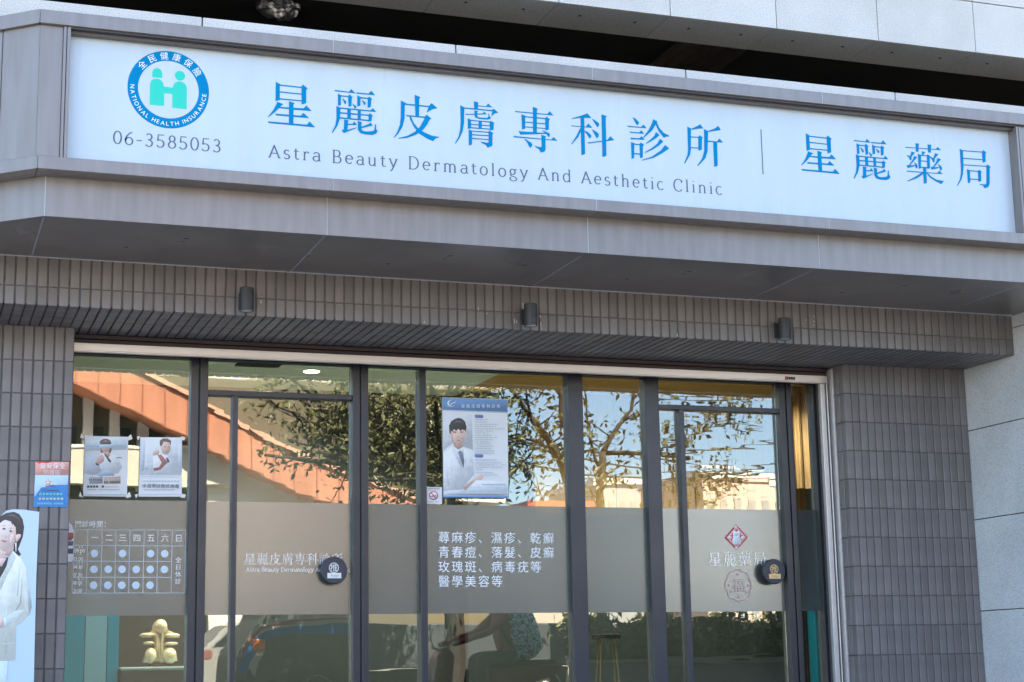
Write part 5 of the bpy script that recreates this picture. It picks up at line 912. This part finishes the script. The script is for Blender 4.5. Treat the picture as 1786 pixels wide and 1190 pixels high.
# open tree with slanting limbs against the sky
Yv = 25.5; b = gnd(acr(1016, 1100, Yv)); fork = acr(1012, 930, Yv); limbs = [([b, fork], .15, .12)]
limbs.append((vt(Yv, (1012, 930), (1000, 870), (975, 800), (945, 750), (900, 690), (860, 640)), .085, .03)); limbs.append((vt(Yv - .2, (1012, 930), (1003, 860), (988, 770), (978, 690), (970, 600)), .08, .04)); limbs.append((vt(Yv + .3, (975, 800), (940, 770), (900, 765), (860, 770)), .035, .012)); limbs.append((vt(Yv, (960, 775), (930, 735), (920, 700), (915, 650)), .035, .012)); limbs.append((vt(Yv + .2, (900, 690), (930, 670), (980, 660)), .025, .01))
limbs.append((vt(Yv - .3, (890, 800), (920, 830), (950, 870)), .014, .006)); limbs.append((vt(Yv + .5, (890, 770), (890, 830), (885, 880)), .014, .006)); limbs.append((vt(Yv + .2, (978, 690), (940, 640), (900, 610)), .03, .012))
tree('open street tree with slanting bare limbs against the sky', limbs, 7, 15, .07, .14, 5, .55)
# tree beyond the right door
Yv = 27.0; b = gnd(acr(1048, 1100, Yv)); limbs = [(vt(Yv, (1048, 1160), (1046, 960), (1047, 880), (1050, 790)), .10, .065)]; limbs[0][0][0] = b
limbs += [(vt(Yv, (1050, 790), (1070, 755), (1100, 715), (1118, 640)), .05, .025), (vt(Yv + .3, (1048, 830), (1030, 770), (1022, 700), (1015, 620)), .03, .012), (vt(Yv, (1050, 790), (1090, 790), (1135, 795), (1200, 800)), .04, .015), (vt(Yv + .5, (1118, 700), (1180, 690), (1250, 700), (1320, 690)), .035, .012), (vt(Yv - .4, (1135, 795), (1200, 760), (1270, 740), (1330, 750)), .03, .01), (vt(Yv - .2, (1200, 800), (1240, 830), (1290, 860)), .022, .008), (vt(Yv + .2, (1160, 797), (1180, 850), (1190, 900)), .02, .008), (vt(Yv, (1118, 640), (1200, 640), (1300, 660)), .03, .01)]
tree('slender street tree with forked trunk opposite the right door', limbs, 9, 17, .07, .15, 8, .6)
# ---- overhead cables
for n_, (pa, ya, pb, yb) in (('upper', (900, 802, 1500, 752)), ('middle', (860, 792, 1520, 828)), ('lower', (900, 838, 1480, 800))):
    a_, c_ = acr(pa, ya, 29), acr(pb, yb, 29); pts = [a_.lerp(c_, i / 16) - Vector((0, 0, .5 * (1 - (i / 8 - 1) ** 2))) + Vector((0, 0, .35)) for i in range(17)]
    tag(MB().tube(pts, .02, 6).build('overhead_cable', mat('cable black', (.02, .02, .02), .6)), n_ + ' black overhead cable across the street mirrored in the right door', 'cable', 'overhead cables')
# ---- hedge on a low wall
Yv = 23.0; RY = 2 * YG - Yv; xa, xb = acr(1000, 1100, Yv).x, acr(1560, 1100, Yv).x; z1 = acr(1290, 1152, Yv).z; z2 = acr(1290, 1088, Yv).z
w_ = tag(box('low_wall', xa, xb, RY - .25, RY + .12, GROUND, z1, mat('grey low wall', (.30, .31, .30), .85, var=.15, vscale=1.5), bevel=.01), 'long low grey kerb wall under the street planter hedge', 'wall'); box('coping', xa - .02, xb + .02, RY - .28, RY + .16, z1 + .001, z1 + .05, mat('pale coping', (.5, .5, .47), .8), w_, bevel=.008)
rng = random.Random(3); lv, lf = [], []
for i in range(9000):
    u = rng.random(); x = xa + (xb - xa) * u; h = z2 + .12 * math.sin(u * 31) + .07 * math.sin(u * 83); leaves(lv, lf, Vector((x, RY - .1 + rng.gauss(0, .28), z1 + .05 + (h - z1) * rng.random() ** .7)), .07, rng)
t = thing('hedge', 'clipped green hedge growing on the low street planter wall', 'hedge', ((xa + xb) / 2, RY, z1)); o = MB().add(lv, lf); a = np.array(o.v); cc = Vector((a.min(0) + a.max(0)) / 2); me = bpy.data.meshes.new('foliage'); me.from_pydata([tuple(Vector(v_) - cc) for v_ in lv], [], lf); link('foliage', me, mat('hedge leaf', (.13, .125, .035), .55, var=.35, vscale=1.6), t, cc); box('stems', xa, xb, RY - .2, RY, z1 - .2, z1 + .25, BARK, t)
# ---- vehicles
TYRE = mat('tyre', (.022, .022, .022), .8, bump=.002, bscale=60); RIM = mat('steel rim', (.34, .33, .30), .4, metal=.6); CARW = mat('shaded white car paint', (.30, .29, .27), .15); CABG = mat('shaded cab paint', (.07, .072, .065), .2); CGLASS = mat('car glass', (.02, .025, .03), .05)  # cab and car paint darkened to stand for shade on them
def wheel(x, y, r, parent, wd=.22):
    z = GROUND + r + .004; o = MB().lathe((x, y, z), [(r * .55, -wd / 2), (r * .93, -wd / 2), (r, -wd / 2 + .03), (r, wd / 2 - .03), (r * .93, wd / 2), (r * .55, wd / 2)], 36, 'Y').build('wheel', TYRE, parent)
    MB().lathe((x, y, z), [(r * .18, wd / 2 + .012), (r * .3, wd / 2 - .03), (r * .48, wd / 2 - .03), (r * .57, wd / 2 + .008), (r * .57, wd / 2 - .05)], 30, 'Y').build('rim', RIM, o)
# light truck with red and blue stripes
Yv = 26.2; RY = 2 * YG - Yv; X = lambda px: acr(px, 1100, Yv).x; Z = lambda py: acr(520, py, Yv).z
t = thing('light_truck', 'white light truck with red and blue side stripes parked across from the left door', 'truck', (X(520), RY, GROUND))
xf, xb_ = X(415), X(1010)
prof = [(xf - .05, GROUND + .35), (xf - .02, Z(1140)), (X(432), Z(1108)), (X(455), Z(1075)), (X(470), Z(1020)), (X(500), Z(975)), (X(612), Z(970)), (X(613), GROUND + .35)]
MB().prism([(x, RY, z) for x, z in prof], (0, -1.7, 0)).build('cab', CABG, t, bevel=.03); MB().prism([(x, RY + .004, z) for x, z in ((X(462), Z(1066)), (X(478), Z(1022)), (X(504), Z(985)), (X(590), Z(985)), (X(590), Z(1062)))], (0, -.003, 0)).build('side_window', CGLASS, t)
_sk = [0]
def stripe(name, off, th_, mt_):
    _sk[0] += 1; RYs = RY + .004 + .003 * _sk[0]
    a_ = [(418, 1152), (424, 1128), (436, 1108), (455, 1092), (480, 1083), (520, 1078), (570, 1075.5), (612, 1075)]
    up = [(X(px), RYs, Z(py + off)) for px, py in a_]; dn = [(X(px + (th_ * .8 if i < 3 else 0)), RYs, Z(py + off + th_)) for i, (px, py) in enumerate(a_)]; MB().prism(up + dn[::-1], (0, -.0025, 0)).build(name, mt_, t)
stripe('white_band', -6, 34, mat('shaded white band paint', (.26, .255, .24), .2)); stripe('red_stripe', 2, 5, mat('shaded stripe red', (.20, .015, .025), .3)); stripe('blue_stripe', 13, 15, mat('shaded stripe blue', (.005, .07, .20), .3))  # band and stripe colours darkened likewise, as if in shade
box('cargo_bed', X(618), xb_, RY - 1.75, RY + .03, GROUND + .75, Z(1090), mat('dark bed', (.06, .065, .07), .6), t, bevel=.02); box('chassis', X(440), xb_ - .1, RY - 1.4, RY - .3, GROUND + .4, GROUND + .74, M_FRAMED, t); MB().prism(circ(X(556), GROUND + .43, .52, RY + .005, 28), (0, -.004, 0)).build('wheel_arch', mat('arch black', (.03, .03, .03), .7), t)
wheel(X(556), RY - .1, .43, t); wheel(X(950), RY - .1, .43, t); box('turn_lamp', X(440), X(462), RY - .02, RY + .03, Z(1135), Z(1112), mat('amber lens', (.42, .10, .01), .2), t, bevel=.01)
# white saloon in front of it
Yv = 29.5; RY = 2 * YG - Yv; X = lambda px: acr(px, 1100, Yv).x; Z = lambda py: acr(400, py, Yv).z
t = thing('parked_car', 'white saloon car parked behind the striped truck', 'car', (X(380), RY, GROUND))
prof = [(X(350), GROUND + .3), (X(350), Z(1134)), (X(356), Z(1128)), (X(402), Z(1091)), (X(440), Z(1072)), (X(560), Z(1070)), (X(610), Z(1096)), (X(650), Z(1118)), (X(720), Z(1130)), (X(738), Z(1155)), (X(740), GROUND + .3)]
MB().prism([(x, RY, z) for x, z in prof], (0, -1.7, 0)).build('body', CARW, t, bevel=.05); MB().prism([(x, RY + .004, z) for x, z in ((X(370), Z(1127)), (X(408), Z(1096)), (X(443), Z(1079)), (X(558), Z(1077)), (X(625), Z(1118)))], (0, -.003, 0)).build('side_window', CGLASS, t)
for x in (425, 665): wheel(X(x), RY - .1, .32, t)
MB().lathe((X(362), RY - .02, Z(1142)), [(.02, -.03), (.09, 0), (.06, .05)], 16, 'Y').build('tail_light', mat('dull lamp glass', (.24, .10, .08), .1), t)
# ---- scooter and rider
Yv = 20.5; RY = 2 * YG - Yv; X = lambda px: acr(px, 1120, Yv).x; Z = lambda py: acr(850, py, Yv).z
MAR = mat('maroon paint', (.18, .035, .025), .25); BLK = mat('black plastic', (.02, .02, .022), .5)
t = thing('motor_scooter', 'dark maroon scooter standing at the kerb', 'scooter', (X(840), RY, GROUND)); xw1, xw2 = X(735), X(945); z0 = GROUND
for xx in (xw1, xw2): wheel(xx, RY, .25, t, .11)
MB().tube([(xw1, RY, z0 + .28), (X(752), RY, z0 + .6), (X(768), RY, z0 + .95)], [.035, .03, .03], 10).build('fork', BLK, t); MB().tube([(X(768), RY - .32, z0 + 1.0), (X(768), RY, z0 + .96), (X(768), RY + .32, z0 + 1.0)], .018, 8).build('handlebar', BLK, t)
MB().prism([(x, RY - .16, z) for x, z in ((X(748), z0 + .5), (X(756), z0 + .9), (X(775), z0 + 1.0), (X(788), z0 + .9), (X(780), z0 + .35), (X(765), z0 + .3))], (0, .32, 0)).build('front_cowl', MAR, t, bevel=.03); MB().prism([(x, RY - .15, z) for x, z in ((X(775), z0 + .26), (X(850), z0 + .26), (X(868), z0 + .45), (X(960), z0 + .62), (X(965), z0 + .76), (X(930), z0 + .76), (X(850), z0 + .72), (X(838), z0 + .36), (X(780), z0 + .33))], (0, .30, 0)).build('body_shell', MAR, t, bevel=.03)
MB().prism([(x, RY - .14, z) for x, z in ((X(845), z0 + .725), (X(960), z0 + .765), (X(962), z0 + .82), (X(900), z0 + .82), (X(848), z0 + .78))], (0, .28, 0)).build('seat', BLK, t, bevel=.02)
for s in (-1, 1): MB().tube([(X(768), RY + s * .27, z0 + 1.0), (X(764), RY + s * .33, z0 + 1.12)], .008, 6).build('mirror_stem', BLK, t); MB().lathe((X(764), RY + s * .35, z0 + 1.15), [(.02, -.02), (.06, -.01), (.055, .01)], 16, 'X').build('mirror', RIM, t)
# rider: one continuous body grown over a skeleton
def skin_body(name, joints, bones, mt, parent, sub=2):
    me = bpy.data.meshes.new(name); keys = list(joints); me.from_pydata([joints[k][0] for k in keys], [(keys.index(a), keys.index(b)) for a, b in bones], []); o = bpy.data.objects.new(name, me); C.objects.link(o)
    o.modifiers.new('skin', 'SKIN'); 
    sv = me.skin_vertices[0].data if me.skin_vertices else None
    if sv is None:
        bm = bmesh.new(); bm.from_mesh(me); bm.verts.layers.skin.verify(); bm.to_mesh(me); bm.free(); sv = me.skin_vertices[0].data
    for i, k in enumerate(keys): sv[i].radius = joints[k][1]; sv[i].use_root = (i == 0)
    m_ = o.modifiers.new('sub', 'SUBSURF'); m_.levels = sub; m_.render_levels = sub
    dg = bpy.context.evaluated_depsgraph_get(); bpy.context.view_layer.update(); ev = o.evaluated_get(bpy.context.evaluated_depsgraph_get()); nm = bpy.data.meshes.new_from_object(ev); bpy.data.objects.remove(o)
    nm.polygons.foreach_set('use_smooth', [True] * len(nm.polygons)); nm.materials.clear(); return link(name, nm, mt, parent, (0, 0, 0))
person = thing('person', 'person in a maroon jacket and dark trousers riding the scooter with a patterned backpack', 'person', (X(890), RY, z0 + .80))
hx, hz = X(890), z0 + .88
J_ = {'hip': ((hx, RY, hz), (.15, .17)), 'waist': ((hx - .06, RY, hz + .2), (.14, .16)), 'chest': ((hx - .14, RY, hz + .42), (.14, .18)), 'neck': ((hx - .19, RY, hz + .60), (.06, .06)), 'head0': ((hx - .21, RY, hz + .70), (.085, .085)), 'head1': ((hx - .21, RY, hz + .80), (.08, .08))}
Bn = [('hip', 'waist'), ('waist', 'chest'), ('chest', 'neck'), ('neck', 'head0'), ('head0', 'head1')]
for s, q in ((-1, 'a'), (1, 'b')):
    J_.update({'sh' + q: ((hx - .15, RY + s * .19, hz + .50), (.065, .065)), 'el' + q: ((hx - .36, RY + s * .28, hz + .30), (.05, .05)), 'wr' + q: ((X(775), RY + s * .28, z0 + 1.02), (.034, .034)), 'kn' + q: ((hx - .46, RY + s * .16, hz - .02), (.075, .075)), 'th' + q: ((hx - .05, RY + s * .11, hz - .02), (.10, .10)), 'an' + q: ((hx - .42, RY + s * .14, z0 + .42), (.048, .048)), 'to' + q: ((hx - .58, RY + s * .15, z0 + .38), (.04, .04))})
    Bn += [('chest', 'sh' + q), ('sh' + q, 'el' + q), ('el' + q, 'wr' + q), ('hip', 'th' + q), ('th' + q, 'kn' + q), ('kn' + q, 'an' + q), ('an' + q, 'to' + q)]
body = skin_body('body', J_, Bn, None, person)
body.data.materials.append(mat('dark trousers', (.035, .04, .055), .8)); body.data.materials.append(mat('maroon jacket', (.36, .09, .06), .75, var=.2, vscale=8)); body.data.materials.append(mat('skin tone', (.50, .30, .22), .5))
for pl_ in body.data.polygons:
    c_ = pl_.center; pl_.material_index = 2 if c_.z > hz + .60 or (c_.x < X(775) + .05 and c_.z > z0 + .95) else 1 if c_.z > hz + .06 and not (c_.x < hx - .3 and c_.z < hz + .12) else 0
MB().lathe((hx - .205, RY, hz + .75), [(.125, -.06), (.135, .0), (.125, .06), (.09, .11), (.03, .135)], 24).build('helmet', mat('grey helmet', (.4, .4, .42), .2), person, smooth=True)
# patterned backpack
m = bpy.data.materials.new('teal scribble cloth'); m.use_nodes = True; nn, ll = m.node_tree.nodes, m.node_tree.links; vo = nn.new('ShaderNodeTexVoronoi'); vo.feature = 'DISTANCE_TO_EDGE'; vo.inputs['Scale'].default_value = 17; tcn = nn.new('ShaderNodeTexCoord'); ns = nn.new('ShaderNodeTexNoise'); ns.inputs['Scale'].default_value = 9; ad = nn.new('ShaderNodeVectorMath'); ad.operation = 'MULTIPLY_ADD'; ad.inputs[1].default_value = (.16, .16, .16); ll.new(tcn.outputs['Object'], ns.inputs['Vector']); ll.new(ns.outputs['Color'], ad.inputs[0]); ll.new(tcn.outputs['Object'], ad.inputs[2]); ll.new(ad.outputs[0], vo.inputs['Vector']); rp = nn.new('ShaderNodeValToRGB'); rp.color_ramp.interpolation = 'CONSTANT'; rp.color_ramp.elements[0].color = (.01, .03, .05, 1); rp.color_ramp.elements[1].position = .075; rp.color_ramp.elements[1].color = (.50, .80, .80, 1); ll.new(vo.outputs['Distance'], rp.inputs[0]); ll.new(rp.outputs[0], nn['Principled BSDF'].inputs['Base Color']); nn['Principled BSDF'].inputs['Roughness'].default_value = .8
t = thing('backpack', 'teal backpack with black scribble print on the scooter rider', 'backpack', (X(905), RY, z0 + 1.0))
bm = bmesh.new(); bmesh.ops.create_cube(bm, size=1); bmesh.ops.subdivide_edges(bm, edges=bm.edges[:], cuts=5, use_grid_fill=True)
for v_ in bm.verts:
    r_ = v_.co.normalized() * .62; v_.co = v_.co.lerp(r_, .62); v_.co = Vector((v_.co.x * .38 * (1 + .15 * -v_.co.z), v_.co.y * .50, v_.co.z * .66))
me = bpy.data.meshes.new('bag'); bm.to_mesh(me); bm.free(); me.polygons.foreach_set('use_smooth', [True] * len(me.polygons)); o = link('bag', me, m, t, (hx + .13, RY, hz + .30)); o.rotation_euler.y = R(-16)
for s in (-1, 1): MB().tube([(hx + .02, RY + s * .12, hz + .55), (hx - .16, RY + s * .16, hz + .62), (hx - .24, RY + s * .17, hz + .42), (hx - .05, RY + s * .16, hz + .12)], .018, 8).build('strap', BLK, t)
